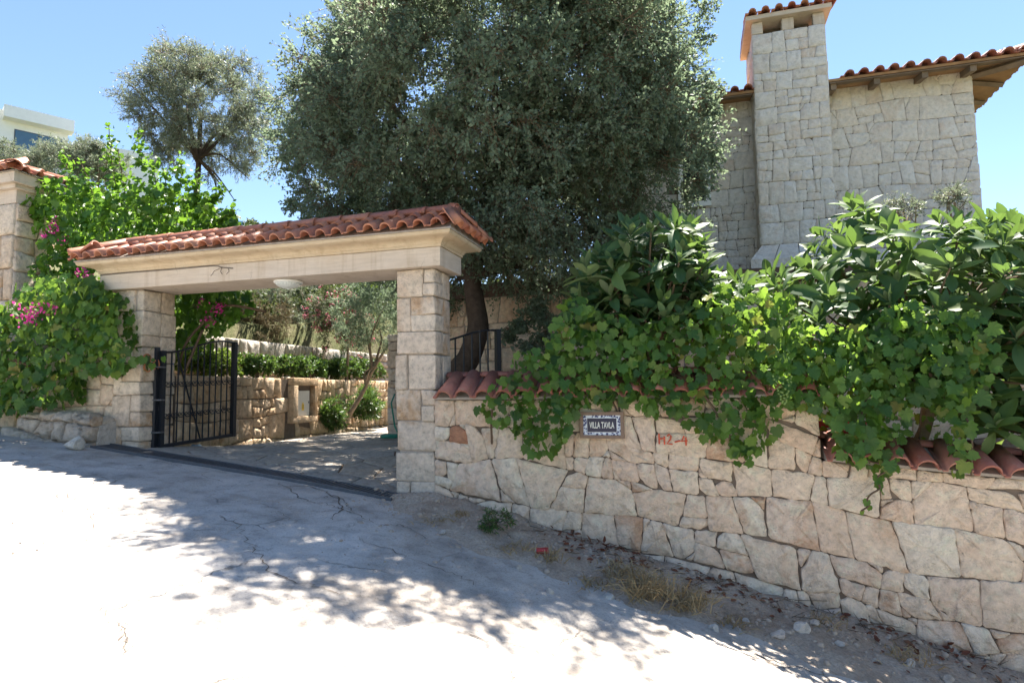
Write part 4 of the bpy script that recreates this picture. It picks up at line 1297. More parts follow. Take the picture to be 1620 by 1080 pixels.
for s in (CS0, CS0 + .50, CS1 - .18):
    block(s, s + .18, CD, CD + .2, 7.885, 8.10, R, M_FASCIA, ch, 'vent_pier')
    block(s, s + .18, CDB - .2, CDB, 7.885, 8.10, R, M_FASCIA, ch, 'vent_pier')
MB().box((CS0 + .19, CD + .3, 7.86), (CS1 - .2, CDB - .3, 8.09), F).build('flue', M_MORTAR, ch)
co_ = .1
cap = MB().box((CS0 - co_, CD - co_, 8.105), (CS1 + co_, CDB + co_, 8.18), F).build('chimney_cap', M_FASCIA, ch)
def shed(s): return 0
for k in range(7):
    s = CS0 - co_ + .1 + k * .208
    for r in range(2):
        yd = NV * math.cos(.2) + Vector((0, 0, math.sin(.2)))
        m = frame_m(Vector(F(s, CD - co_ - .06, 8.19)) + yd * (.37 * r) + Vector((0, 0, .01 * r)), T, yd)
        inst('chimney_tile', TILE_A, jitter_m(m, R), ch)
        yd2 = -NV * math.cos(.2) + Vector((0, 0, math.sin(.2)))
        m = frame_m(Vector(F(s, CDB + co_ + .06, 8.19)) + yd2 * (.37 * r) + Vector((0, 0, .01 * r)), -T, yd2)
        inst('chimney_tile', TILE_A, jitter_m(m, R), ch)
V = [F(CS0 - co_, CD - co_, 8.182), F(CS1 + co_, CD - co_, 8.182), F(CS1 + co_, CDB + co_, 8.182), F(CS0 - co_, CDB + co_, 8.182), F(CS0 - co_, (CD + CDB) / 2, 8.32), F(CS1 + co_, (CD + CDB) / 2, 8.32)]
part('chimney_roof', V, [(3, 2, 1, 0), (0, 1, 5, 4), (2, 3, 4, 5), (0, 4, 3), (1, 2, 5)], M_TILED, ch)
# roof with hipped right end
HE0, HE1, HDF, HZ = 1.2, 8.45, 5.03, 6.855
pit = math.tan(math.radians(11))
def rz(d): return HZ + (d - HDF) * pit
M_WOOD = plain('soffit_wood', (0.32, 0.19, 0.10), .75, 0, 5, .35, .3, .2, 14)
M_WOODD = plain('grey_wood', (0.20, 0.15, 0.11), .8, 0, 6, .35, .3, .2, 14)
DB = 11.2; DM = (HDF + DB) / 2; sm = HE1 - (DM - HDF)
V = [F(HE0, HDF, HZ), F(HE1, HDF, HZ), F(HE1, DB, HZ), F(HE0, DB, HZ), F(HE0, DM, rz(DM)), F(sm, DM, rz(DM))]
V += [v + np.array([0, 0, .045]) for v in V]
Fc = [(0, 4, 5, 1), (1, 5, 2), (2, 5, 4, 3), (6, 7, 11, 10), (7, 8, 11), (8, 9, 10, 11), (0, 1, 7, 6), (1, 2, 8, 7), (2, 3, 9, 8), (0, 6, 10, 4), (4, 10, 9, 3)]
roof = part('roof', V, Fc, M_WOOD, hs)
for k in range(3):                                         # soffit boards
    d0 = HDF + .01 + k * .205
    for s0, s1 in ((HE0, CS0 - .03), (CS1 + .03, HE1 - (d0 - HDF) - .05)):
        V = [F(s0, d0, rz(d0) - .012), F(s1, d0, rz(d0) - .012), F(s1, d0 + .195, rz(d0 + .195) - .012), F(s0, d0 + .195, rz(d0 + .195) - .012)]
        V += [v + np.array([0, 0, -.014]) for v in V]
        part('soffit_board', V, [(0, 1, 2, 3), (7, 6, 5, 4), (0, 4, 5, 1), (1, 5, 6, 2), (2, 6, 7, 3), (3, 7, 4, 0)], M_WOOD if k else M_WOODD, roof)
for s in (2.2, 2.95, 3.72, 5.62, 6.28, 6.98, 7.66):
    V = []
    for d in (HDF + .06, HD + .02):
        V += [F(s - .045, d, rz(d) - .13), F(s + .045, d, rz(d) - .13), F(s + .045, d, rz(d) - .027), F(s - .045, d, rz(d) - .027)]
    part('rafter', V, [(0, 1, 2, 3), (7, 6, 5, 4)] + [(j, j + 4, (j + 1) % 4 + 4, (j + 1) % 4) for j in range(4)], M_WOODD, roof)
p, q = F(HE1 - .04, HDF + .04, HZ - .07), F(7.7, HD + .1, rz(HD) - .09)
MB().tube([p, q], .062, 4).build('hip_rafter', M_WOODD, roof)
for dd in np.arange(HDF + .9, HDF + 4.2, .7):
    MB().tube([F(HE1 - .05, dd, HZ - .06), F(7.75, dd, HZ + .8 * pit - .06)], .05, 4).build('rafter', M_WOODD, roof)
sl = math.atan(pit)
cols = [s for s in np.arange(HE0 + .1, HE1 - .02, .226) if not (CS0 - .1 < s < CS1 + .1)]
yd = NV * math.cos(sl) + Vector((0, 0, math.sin(sl)))
for s in cols:
    for r in range(2):
        dd = HDF - .06 + r * .36 * math.cos(sl)
        if s > HE1 - (dd - HDF) + .05: continue
        inst('house_tile', TILE_H, jitter_m(frame_m(F(s, dd, HZ + .052 + (dd - HDF) * pit), T, yd), R), roof)
yd = -TV * math.cos(sl) + Vector((0, 0, math.sin(sl)))
for dd in np.arange(HDF + .1, DB - .1, .226):
    inst('house_tile', TILE_H, jitter_m(frame_m(F(HE1 + .06, dd, HZ + .034), NN, yd), R), roof)
caps(F(HE1, HDF, HZ + .08), F(sm, DM, rz(DM) + .08), RIDGE, roof, R, .4)

# ================================================================== FOLIAGE
def norm(a): return a / (np.linalg.norm(a, axis=-1, keepdims=True) + 1e-9)
def frames(y, nrm):
    y = norm(y)
    z = norm(nrm - y * (nrm * y).sum(-1, keepdims=True))
    x = np.cross(y, z)
    return np.stack([x, y, z], -1)               # columns
def scatter(tv, tf, pos, fr, sc):
    """template verts (k,3), faces (m,3|4); returns V, idx"""
    tv = np.asarray(tv, float); tf = np.asarray(tf, int)
    V = np.einsum('nij,kj->nki', fr, tv) * np.asarray(sc).reshape(-1, 1, 1) + pos[:, None, :]
    idx = tf[None] + (np.arange(len(pos)) * len(tv))[:, None, None]
    return V.reshape(-1, 3), idx.reshape(-1, tf.shape[1])
LEAF_OVAL = (np.array([(0, 0, 0), (.27, .38, .07), (.16, .8, .04), (0, 1, -.03), (-.16, .8, .04), (-.27, .38, .07)]),
             np.array([(0, 1, 3), (1, 2, 3), (0, 3, 5), (3, 4, 5)]))
LEAF_DIA = (np.array([(0, 0, 0), (.30, .5, .08), (0, 1, 0), (-.30, .5, .08)]), np.array([(0, 1, 2), (0, 2, 3)]))
LEAF_THIN = (np.array([(0, 0, 0), (.10, .45, .03), (0, 1, 0), (-.10, .45, .03)]), np.array([(0, 1, 2), (0, 2, 3)]))
def foliage(name, mat, parent, tmpl, pos, axis, nrm, size, rng, rnd=None):
    V, idx = scatter(tmpl[0], tmpl[1], pos, frames(axis, nrm), size)
    r = rng.random(len(pos)) if rnd is None else rnd
    o = big_mesh(name, V, None, idx, mat, parent, np.repeat(r, len(tmpl[1])))
    o['kind'] = 'stuff'
    return o
def sph(rng, n):
    return norm(rng.normal(size=(n, 3)))
def clump_leaves(rng, cen, rad, twigs, per, tl, out, droop=0.25, up=0.5, spread=0.12):
    """twigs radiate inside each clump; leaves sit along the outer part of each twig"""
    n = len(cen)
    C = np.repeat(cen, twigs, 0); Rr = np.repeat(rad, twigs); O = np.repeat(out, twigs, 0)
    d = norm(sph(rng, len(C)) + O * 0.6 + np.array([0, 0, -droop]))
    base = C + sph(rng, len(C)) * (Rr * 0.35 * rng.random(len(C)))[:, None]
    L_ = Rr * tl * rng.uniform(.6, 1.15, len(C))
    tip = base + d * L_[:, None]
    k = rng.uniform(.15, 1.0, (len(C), per)) ** .7
    P = base[:, None] + (tip - base)[:, None] * k[..., None]
    P = P + rng.normal(size=P.shape) * (spread * Rr)[:, None, None] * .35
    ax = norm(d[:, None] * .7 + rng.normal(size=P.shape) * .75)
    nm = norm(np.array([0, 0, up])[None, None] + rng.normal(size=P.shape) * .8 + O[:, None] * .4)
    return P.reshape(-1, 3), ax.reshape(-1, 3), nm.reshape(-1, 3), base, tip
def crnd(rng, n, m):
    return np.clip(np.repeat(rng.random(n), m) * .6 + rng.random(n * m) * .42, 0, .999)
def twig_mesh(name, mat, parent, A, B, r):
    d = norm(B - A)
    x = norm(np.cross(d, np.array([.3, .5, .81]))); y = np.cross(d, x)
    V = []
    for k in range(3):
        a = 2 * math.pi * k / 3
        o = (math.cos(a) * x + math.sin(a) * y)
        V += [A + o * np.asarray(r).reshape(-1, 1), B + o * np.asarray(r).reshape(-1, 1) * .4]
    V = np.stack(V, 1)
    idx = np.array([(0, 2, 3, 1), (2, 4, 5, 3), (4, 0, 1, 5)])
    I = idx[None] + (np.arange(len(A)) * 6)[:, None, None]
    o = big_mesh(name, V.reshape(-1, 3), None, I.reshape(-1, 4), mat, parent)
    o['kind'] = 'stuff'
    return o
def ell_clumps(rng, c, r, n, rmin, rmax, shell=(.55, 1.0), zcut=-1.0, wob=.15):
    c, r = np.array(c, float), np.array(r, float)
    d = sph(rng, n * 4); d = d[d[:, 2] > zcut][:n]
    k = rng.uniform(shell[0] ** 2, shell[1] ** 2, len(d)) ** .5
    b = 1 + wob * np.sin(d[:, 0] * 5 + 1) * np.cos(d[:, 2] * 4 + d[:, 1] * 3)
    return c + d * r * (k * b)[:, None], rng.uniform(rmin, rmax, len(d)), d
def limbs(parent, mat, root, ends, rng, r0, name='limb', sag=.0, mid=.5):
    for e in ends:
        root_, e = np.array(root, float), np.array(e, float)
        m = root_ + (e - root_) * mid + rng.normal(size=3) * np.linalg.norm(e - root_) * .10 + np.array([0, 0, .08 * np.linalg.norm(e - root_)])
        pts = smooth_path([root_, m, e], 5)
        v, f = tube(pts, [r0 * (1 - .8 * i / (len(pts) - 1)) for i in range(len(pts))], 6)
        part(name, v, f, mat, parent, True)

# ---------------- big oak
rng = np.random.default_rng(3)
oak = thing('oak_tree', 'huge dark evergreen oak with dense crown behind the gateway', 'tree', (-.75, 9.3, .9))
tp = [at(722, 600, 9.2), at(742, 565, 9.25), at(756, 520, 9.3), at(752, 480, 9.35), at(748, 440, 9.4), at(758, 380, 9.5), at(775, 300, 9.6)]
tp = [np.array([-.95, 9.2, .85])] + tp
pts = smooth_path(tp, 5)
v, f = tube(pts, list(np.interp(np.linspace(0, 1, len(pts)), [0, .12, .5, 1], [.28, .19, .155, .10])), 12)
part('trunk', v, f, M_BARK, oak, True)
OC = at(785, 165, 9.5)
cl, cr, co_d = ell_clumps(rng, OC, (3.22, 2.95, 2.75), 580, .26, .62, (.60, 1.03), -.9, .18)
c2, r2, d2 = ell_clumps(rng, OC, (2.5, 2.0, 2.2), 110, .35, .55, (.2, 1.0), -.9)
c6, r6, d6 = ell_clumps(rng, OC, (3.0, 2.5, 2.7), 420, .26, .46, (.72, .97), -.9)
k6 = d6[:, 1] < -.15
c2, r2, d2 = np.concatenate([c2, c6[k6]]), np.concatenate([r2, r6[k6]]), np.concatenate([d2, d6[k6]])
# skirts hanging low in front of the house podium and over the gate roof
c3 = np.array([at(u, v, y) for u, v, y in [(800, 400, 8.9), (850, 420, 8.8), (900, 400, 8.7), (760, 400, 9.0), (950, 380, 8.8), (1000, 350, 9), (1050, 330, 9.2), (1095, 300, 9.3), (820, 360, 8.5), (880, 350, 8.4), (730, 430, 9.6), (740, 400, 10.0), (690, 470, 10.3), (715, 455, 10.2), (840, 445, 9.2), (790, 430, 9.3), (920, 420, 9.0), (1020, 300, 8.6), (560, 330, 9.6), (600, 320, 9.2), (640, 310, 9.0), (520, 300, 9.5), (490, 270, 9.6), (680, 330, 9.0), (470, 235, 9.6), (1120, 250, 9.4), (1125, 180, 9.5), (720, 360, 8.6), (770, 345, 8.4), (930, 345, 8.5), (980, 330, 8.6), (690, 420, 10.2), (725, 480, 10.4), (960, 410, 9.3), (1000, 395, 9.3), (1040, 380, 9.4), (860, 400, 8.6), (900, 430, 9.0), (800, 370, 8.8), (940, 440, 9.3), (870, 380, 8.3), (985, 370, 8.7), (755, 375, 8.7), (1080, 350, 9.4), (820, 330, 8.2), (910, 370, 8.3), (660, 350, 9.2), (630, 340, 9.4), (590, 345, 9.6), (550, 350, 9.9), (790, 405, 9.6), (820, 400, 9.7), (850, 395, 9.8), (810, 385, 10.2), (780, 385, 10.2), (870, 415, 9.6), (900, 395, 9.8)]])
c4 = np.array([at(u, v, y) for u, v, y in [(825, 505, 8.9), (850, 490, 8.9), (865, 525, 8.9), (840, 540, 8.9), (805, 520, 9.0), (870, 500, 8.9), (855, 470, 8.9)]])
c5 = np.array([at(u, v, y) for u, v, y in [(478, 80, 9.5), (505, 40, 9.5), (462, 150, 9.5), (450, 200, 9.5), (455, 290, 9.6), (480, 320, 9.7), (1112, 60, 9.5), (1122, 10, 9.5), (1125, 130, 9.5), (1128, 170, 9.4), (1112, 225, 9.4), (495, 100, 9.4), (530, 5, 9.5)]])
cen = np.concatenate([cl, c2, c3, c4, c5]); rad = np.concatenate([cr, r2, np.full(len(c3), .42), np.full(len(c4), .20), np.full(len(c5), .24)])
outd = np.concatenate([co_d, d2, norm(c3 - OC), np.tile([0, 0, -1.], (len(c4), 1)), norm(c5 - OC)])
cen[:, 0] -= .035 * np.maximum(0, cen[:, 0] - OC[0])
lf = np.maximum(0, OC[0] - cen[:, 0])
cen = cen + np.stack([-.13 * lf, .5 * lf, .07 * lf], 1)
P, A, N_, tb, tt = clump_leaves(rng, cen, rad, 26, 17, 1.15, outd, .35, .5)
foliage('crown', M_OAK, oak, LEAF_DIA, P, A, N_, rng.uniform(.038, .072, len(P)), rng, crnd(rng, len(cen), 26 * 17))
twig_mesh('twigs', M_TWIG, oak, tb, tt, np.full(len(tb), .005))
limbs(oak, M_BARK, tp[-2], [OC + d * np.array([2.2, 1.6, 1.7]) for d in sph(rng, 16) if d[2] > -.5], rng, .085)
limbs(oak, M_BARK, tp[-3], [c for c in c3[[0, 2, 5, 10, 13, 19]]], rng, .06)
limbs(oak, M_TWIG, at(790, 420, 9.1), [c4[0], c4[2], c4[5]], rng, .018)
limbs(oak, M_TWIG, at(560, 200, 9.5), [c for c in c5[[0, 2, 3, 4]]], rng, .02)

# ---------------- generic bush / tree makers
def bush(name, label, cat, base, cen, r, mat, rng, n=40, clump=.22, twigs=10, per=12, leaf=.05, tmpl=LEAF_DIA, group=None, zcut=-.6, stem=True, bark=M_BARK2, shell=(.35, 1.0), up=.5, flowers=None, trunk_r=.04):
    t = thing(name, label, cat, base, group)
    cen = np.array(cen, float); base = np.array(base, float)
    if stem:
        pts = smooth_path([base, base * .5 + cen * .5 + np.array([.04, 0, 0]), cen], 4)
        v, f = tube(pts, [trunk_r * (1 - .6 * i / (len(pts) - 1)) for i in range(len(pts))], 7)
        part('trunk', v, f, bark, t, True)
        limbs(t, bark, base * .35 + cen * .65, [cen + d * np.array(r) * .7 for d in sph(rng, 6) if d[2] > -.5], rng, trunk_r * .55, 'branch')
    c, rr, d = ell_clumps(rng, cen, r, n, clump * .8, clump * 1.3, shell, zcut)
    P, A, N_, tb, tt = clump_leaves(rng, c, rr, twigs, per, 1.15, d, .1, up)
    foliage('crown', mat, t, tmpl, P, A, N_, rng.uniform(leaf * .7, leaf * 1.2, len(P)), rng)
    twig_mesh('twigs', M_TWIG, t, tb, tt, np.full(len(tb), .004 if leaf < .08 else .006))
    if flowers:
        fm, fn, fs = flowers
        k = rng.integers(0, len(tt), fn)
        k = k[np.argsort(tt[k][:, 1])[:max(4, fn * 2 // 3)]]
        Pc = np.repeat(tt[k], 9, 0) + rng.normal(size=(len(k) * 9, 3)) * .035
        foliage('blossom', fm, t, LEAF_DIA, Pc, sph(rng, len(Pc)), sph(rng, len(Pc)), np.full(len(Pc), fs), rng)
    return t
rng = np.random.default_rng(8)
# olive tree on the slope
ol = bush('olive_tree', 'silvery olive tree with round crown above the climber on the left', 'tree', at(302, 400, 16), at(318, 180, 16), (1.72, 1.6, 1.62), M_OLIVE, rng, 210, .34, 17, 17, .09, LEAF_THIN, None, -.8, True, M_BARK, (.45, 1.0), .3, None, .11)
c = np.array([at(u, v, 15.8) for u, v in [(205, 120), (190, 150), (235, 115), (215, 165), (345, 100), (300, 85), (265, 95), (385, 110), (410, 150), (425, 190), (370, 260), (400, 240), (330, 275), (280, 250), (245, 210)]])
P, A, N_, tb, tt = clump_leaves(rng, c, np.full(len(c), .36), 16, 14, 1.2, norm(c - at(318, 180, 16)), .1, .3)
foliage('outer_sprays', M_OLIVE, ol, LEAF_THIN, P, A, N_, rng.uniform(.07, .11, len(P)), rng)
twig_mesh('twigs', M_TWIG, ol, tb, tt, np.full(len(tb), .006))
limbs(ol, M_BARK, at(312, 250, 16), [at(355, 300, 15.9), at(372, 318, 15.9), at(340, 325, 15.9), at(200, 140, 15.9), at(395, 285, 15.9)], rng, .04, 'branch')

# bushes on the slope under the white building
for i, (u, v, y, rx, rz_, lab) in enumerate([(20, 258, 26, 1.6, .75, 'grey-green olive bush directly below the white building at the left edge'), (110, 262, 24, 1.4, .8, 'grey-green olive bush right of the tiled pier top'), (155, 262, 21, .7, .7, 'small olive bush touching the tall climber shoots')]):
    c = at(u, v, y)
    bush('olive_bush', lab, 'bush', (c[0], c[1], float(hill_z(c[0], c[1])) - .2), c, (rx, 1.3, rz_), M_OLIVE, rng, 80, .34, 14, 14, .12, LEAF_THIN, 'olive bushes on the slope')
# scrub beyond the pale wall
SH = [(395, 515, 13.0, .75, .6, M_DRYSH, 'shrub', 'brownish dry shrub above the pale wall, left end'),
      (385, 475, 15.5, .9, .8, M_DRYSH, 'shrub', 'bare brown thorny shrub below the lamp'),
      (455, 490, 14.5, .85, .95, M_OLIVE, 'shrub', 'large grey-green rounded shrub in the middle of the gateway view'),
      (505, 490, 16.5, 1.0, 1.0, M_SHRUB, 'shrub', 'mid green shrub left of the pink oleander'),
      (520, 470, 19.0, 1.6, 1.1, M_HEDGE, 'shrub', 'dark green bush at the back of the gateway view'),
      (440, 460, 20.0, 1.7, .9, M_SHRUB, 'shrub', 'olive green scrub high behind the rounded shrub'),
      (560, 470, 20.5, 1.6, 1.3, M_YGREEN, 'shrub', 'yellow-green bush behind the pink oleander'),
      (600, 490, 22.0, 1.9, 1.6, M_SHRUB, 'tree', 'green tree at the far end of the driveway'),
      (340, 500, 14.0, .8, .7, M_HEDGE, 'shrub', 'dark shrub behind the hanging climber under the lintel'),
      (500, 535, 15.8, .5, .4, M_YGREEN, 'shrub', 'small yellowish shrub on the pale wall top'),
      (535, 530, 17.5, .8, .6, M_HEDGE, 'shrub', 'low dark shrub at the foot of the oleander slope')]
for (u, v, y, rx, rz_, mt, cat, lab) in SH:
    c = at(u, v, y)
    b = (c[0], c[1], min(float(hill_z(c[0], c[1])) - .1, c[2] - rz_ * .8))
    bush('hillside_shrub', lab, cat, b, c, (rx, min(rx, .9), rz_), mt, rng, 60, .24, 12, 14, .07 if mt is not M_OLIVE else .08, LEAF_THIN if mt in (M_OLIVE, M_DRYSH) else LEAF_DIA, 'scrub beyond the driveway walls')
# wooded slope further up: scattered low scrub as one mass
az = np.radians(rng.uniform(-70, 5, 900)); rr_ = rng.uniform(22, 120, 900)
X, Y = rr_ * np.sin(az), rr_ * np.cos(az)
keep = ~((X < -24) & (X > -50) & (Y > 30) & (Y < 62))
X, Y = X[keep], Y[keep]
an_ = np.radians(rng.uniform(-32, -4, 300)); rn_ = np.interp(np.degrees(an_), [h[0] for h in HB], [h[1] for h in HB]) + .6 + rng.uniform(0, 1, 300) ** 1.5 * 9
Xn, Yn = rn_ * np.sin(an_), rn_ * np.cos(an_)
cz = hill_z(X, Y)
cc = np.stack([X, Y, cz + .25], 1)
P, A, N_, tb, tt = clump_leaves(rng, cc, rng.uniform(.7, 1.6, len(cc)), 14, 10, 1.0, np.tile([0, 0, 1.], (len(cc), 1)), -.2, .6)
cn_ = np.stack([Xn, Yn, hill_z(Xn, Yn) + .12], 1)
P2, A2, N2, _a, _b = clump_leaves(rng, cn_, rng.uniform(.25, .55, len(cn_)), 16, 16, 1.0, np.tile([0, 0, 1.], (len(cn_), 1)), -.2, .6)
tag(foliage('low_scrub', M_SHRUB, None, LEAF_DIA, P2, A2, N2, rng.uniform(.05, .1, len(P2)), rng), 'low green scrub growing above the pale retaining wall', 'scrub')
tag(foliage('hillside_scrub', M_SHRUB, None, LEAF_DIA, P, A, N_, rng.uniform(.18, .4, len(P)), rng), 'distant green scrub covering the hillside behind the plot', 'scrub')

# clipped hedge plants on the ochre wall
for i, (u, v, y, r, mt, lab) in enumerate([
        (345, 575, 10.6, .42, M_YGREEN, 'bright green creeper on the ochre wall seen through the gate bars'),
        (310, 572, 9.9, .36, M_YGREEN, 'bright green creeper next to the gate post, above the ochre wall'),
        (405, 577, 11.2, .34, M_HEDGE, 'loose leafy hedge plant just right of the iron gate'),
        (460, 580, 12.2, .34, M_HEDGE, 'first clipped hedge plant above the meter cabinet'),
        (492, 582, 13.0, .33, M_HEDGE, 'clipped hedge plant right of the meter cabinet'),
        (522, 583, 14.0, .36, M_HEDGE, 'middle clipped hedge plant in shade on the ochre wall'),
        (550, 583, 15.0, .38, M_HEDGE, 'dark clipped hedge plant behind the leaning tree trunk'),
        (580, 583, 16.0, .42, M_HEDGE, 'last dark clipped hedge plant at the end of the ochre wall')]):
    c = at(u, v, y)
    bush('hedge_plant', lab, 'hedge', (c[0], c[1], 1.9), c, (r * 1.0, r * .8, .13 * y / 12), mt, rng, 36, .12, 9, 10, .06, LEAF_OVAL, 'plants on the ochre wall', -.9, True, M_BARK2, (.3, 1.0), .6)
# oleander and leaning tree at the end of the driveway
c = at(548, 505, 14.2)
bush('oleander_bush', 'oleander with pink flowers above the hedge', 'bush', (c[0], c[1], 1.9), c, (.7, .6, .85), M_SHRUB, rng, 50, .2, 10, 10, .1, LEAF_THIN, None, -.9, True, M_BARK2, (.3, 1), .5, (M_ROSE, 130, .06))
c = at(598, 500, 12.6)
lt = bush('small_tree', 'small dark tree with leaning bare trunk at the driveway end', 'tree', at(553, 655, 12.6), at(592, 580, 12.6), (.1, .1, .1), M_OLIVE, rng, 3, .1, 4, 6, .06, LEAF_THIN, None, -.5, True, M_BARK2, trunk_r=.055)
cl_, rr, dd = ell_clumps(rng, c, (.75, .6, .95), 80, .17, .26, (.3, 1.0), -.8)
P, A, N_, tb, tt = clump_leaves(rng, cl_, rr, 12, 13, 1.15, dd, .3, .3)
foliage('canopy', M_OAK, lt, LEAF_THIN, P, A, N_, rng.uniform(.06, .095, len(P)), rng)
limbs(lt, M_BARK2, at(590, 585, 12.6), [at(600, 520, 12.6), at(620, 540, 12.5), at(575, 500, 12.7), at(610, 480, 12.6)], rng, .035, 'branch')
for (u, v, y, r, lab) in [(522, 655, 12.7, .17, 'young oleander growing at the foot of the ochre wall'), (575, 640, 13.2, .26, 'taller oleander around the leaning trunk at the wall foot')]:
    c = at(u, v, y)
    bush('oleander_shrub', lab, 'bush', (c[0], c[1], .9), c, (r, r, r * 1.25), M_HEDGE, rng, 30, .16, 9, 10, .12, LEAF_THIN, None, -.9, False)

# ---------------- leaf meshes for the large-leaved plants
def mk_mesh(name, V, Fc, mat, smooth=True):
    me = bpy.data.meshes.new(name)
    me.from_pydata([tuple(map(float, p)) for p in V], [], Fc)
    me.materials.append(mat)
    if smooth: me.polygons.foreach_set('use_smooth', [True] * len(me.polygons))
    return me
def grape_leaf(rs):
    """lobed blade, unit length along +y from the stalk"""
    ang = [-150, -128, -104, -84, -62, -40, -22, 0, 22, 40, 62, 84, 104, 128, 150]
    rad = [.50, .64, .60, .76, .66, .84, .76, 1.0, .76, .84, .66, .76, .60, .64, .50]
    fold, curl = rs.uniform(-.1, .28), rs.uniform(.05, .35)
    V = [(0, .16, -.03)]
    A2, R2 = [], []
    for i in range(len(ang)):
        A2.append(ang[i]); R2.append(rad[i])
        if i < len(ang) - 1:
            A2.append((ang[i] + ang[i + 1]) / 2); R2.append((rad[i] + rad[i + 1]) / 2 * rs.uniform(.86, .98))
    ang = A2
    for a, r in zip(A2, R2):
        r *= rs.uniform(.93, 1.07); a = math.radians(a + rs.uniform(-3, 3))
        x, y = .62 * r * math.sin(a), .16 + .62 * r * math.cos(a)
        V.append((x, y, fold * abs(x) - curl * y * y + rs.uniform(-.035, .035) + (.04 if r < .68 else 0)))
    V.insert(1, (0, 0, 0))
    n = len(ang)
    Fc = [(0, 2 + i + 1, 2 + i) for i in range(n - 1)] + [(0, 2, 1), (0, 1, 2 + n - 1)]
    return V, Fc
def loquat_leaf(rs, bend):
    V, Fc = [], []
    st = [(0, .02), (.12, .07), (.32, .15), (.58, .19), (.80, .13), (.93, .06), (1.0, .004)]
    for y, w_ in st:
        zc = bend * (y ** 1.7) * -.5 + .06 * y
        yy = y * (1 - .12 * abs(bend) * y)
        for x in (-1, -.5, 0, .5, 1):
            V.append((x * w_, yy, zc + .05 * abs(x) * (w_ / .19) + (rs.uniform(-.012, .012) if abs(x) == 1 else 0)))
    for i in range(len(st) - 1):
        for j in range(4):
            Fc.append((i * 5 + j, i * 5 + j + 1, i * 5 + j + 6, i * 5 + j + 5))
    return V, Fc
rs = random.Random(5)
GRAPE = [grape_leaf(rs) for _ in range(8)]
LOQ = [loquat_leaf(rs, b) for b in (.1, .35, .6, .9, 1.3)]
def tri(Fc):
    out = []
    for f in Fc:
        for k in range(1, len(f) - 1): out.append((f[0], f[k], f[k + 1]))
    return out
def leafy(parent, mat, tmpls, pos, axis, nrm, size, rng, nind=300, lname='leaf', score=None):
    """the most visible leaves are parts of their own, the rest one mass"""
    n = len(pos)
    fr = frames(axis, nrm)
    vi = rng.integers(0, len(tmpls), n)
    if score is None: score = size / np.linalg.norm(pos - CAM, axis=1)
    order = np.argsort(-score)
    ind = order[:nind]; rest = order[nind:]
    mes = [mk_mesh(lname, v, f, mat) for v, f in tmpls]
    for i in ind:
        m = Matrix.Identity(4)
        for r in range(3):
            for c in range(3): m[r][c] = fr[i, r, c] * size[i]
            m[r][3] = pos[i, r]
        inst(lname, mes[vi[i]], m, parent)
    if len(rest):
        Vs, Is, Rn, off = [], [], [], 0
        for k, (v, f) in enumerate(tmpls):
            s = rest[vi[rest] == k]
            if not len(s): continue
            tf = np.array(tri(f))
            V, I = scatter(np.array(v), tf, pos[s], fr[s], size[s])
            Vs.append(V); Is.append(I + off); off += len(V)
            Rn.append(np.repeat(rng.random(len(s)), len(tf)))
        o = big_mesh('foliage', np.concatenate(Vs), None, np.concatenate(Is), mat, parent, np.concatenate(Rn), True)
        o['kind'] = 'stuff'
def in_poly(x, y, poly):
    c = False
    n = len(poly)
    for i in range(n):
        (x1, y1), (x2, y2) = poly[i], poly[i - 1]
        if (y1 > y) != (y2 > y) and x < (x2 - x1) * (y - y1) / (y2 - y1) + x1: c = not c
    return c
def sample_poly(poly, n, rng, mind):
    xs = [p[0] for p in poly]; ys = [p[1] for p in poly]
    out = []
    t = 0
    while len(out) < n and t < n * 40:
        t += 1
        x, y = rng.uniform(min(xs), max(xs)), rng.uniform(min(ys), max(ys))
        if not in_poly(x, y, poly): continue
        if mind and any((x - a) ** 2 + (y - b) ** 2 < mind * mind for a, b in out[-400:]): continue
        out.append((x, y))
    return np.array(out)
UP = np.array([0, 0, 1.0])
def vine_mass(parent, mat, pix, dplane, n, rng, size, layers, bulge=.25, hang=1.0, nind=300, mind=.055, tm=GRAPE, facing=1.0):
    poly = [onF(u, v, dplane) for u, v in pix]
    PP, AA, NNs, SS = [], [], [], []
    for (dd, frac) in layers:
        pts = sample_poly(poly, int(n * frac), rng, mind)
        k = len(pts)
        d = dplane + dd + bulge * fbm(pts[:, 0] * 2.2, pts[:, 1] * 2.2, 17 + int(dd * 50), 3) + rng.normal(size=k) * .03
        p = P0[None] + pts[:, :1] * T[None] + d[:, None] * NN[None]; p[:, 2] = pts[:, 1]
        ax = norm(np.array([0, 0, -hang]) - NN * .25 + rng.normal(size=(k, 3)) * .5)
        nm = norm(-NN * facing + UP * .8 + rng.normal(size=(k, 3)) * .55)
        PP.append(p); AA.append(ax); NNs.append(nm); SS.append(size * rng.choice([.45, .6, .8, 1.0, 1.2, 1.3], k) * rng.uniform(.9, 1.1, k))
    P, A, N_, S = map(np.concatenate, (PP, AA, NNs, SS))
    leafy(parent, mat, tm, P, A, N_, S, rng, nind)
    return poly
def vine_stems(parent, paths, r=.007):
    for pth in paths:
        v, f = tube(smooth_path(pth, 5), r, 5)
        part('stem', v, f, M_BROWNV, parent, True)
rng = np.random.default_rng(12)
V1 = [(752, 645), (772, 618), (798, 592), (812, 560), (850, 548), (878, 520), (890, 480), (912, 460), (945, 490), (1020, 510), (1090, 490), (1130, 450), (1180, 450), (1250, 470), (1290, 520), (1265, 600), (1232, 650), (1222, 690), (1185, 735), (1165, 735), (1150, 705), (1110, 695), (1075, 655), (1020, 650), (1003, 632), (940, 636), (905, 655), (895, 700), (870, 715), (842, 722), (815, 690), (778, 668)]
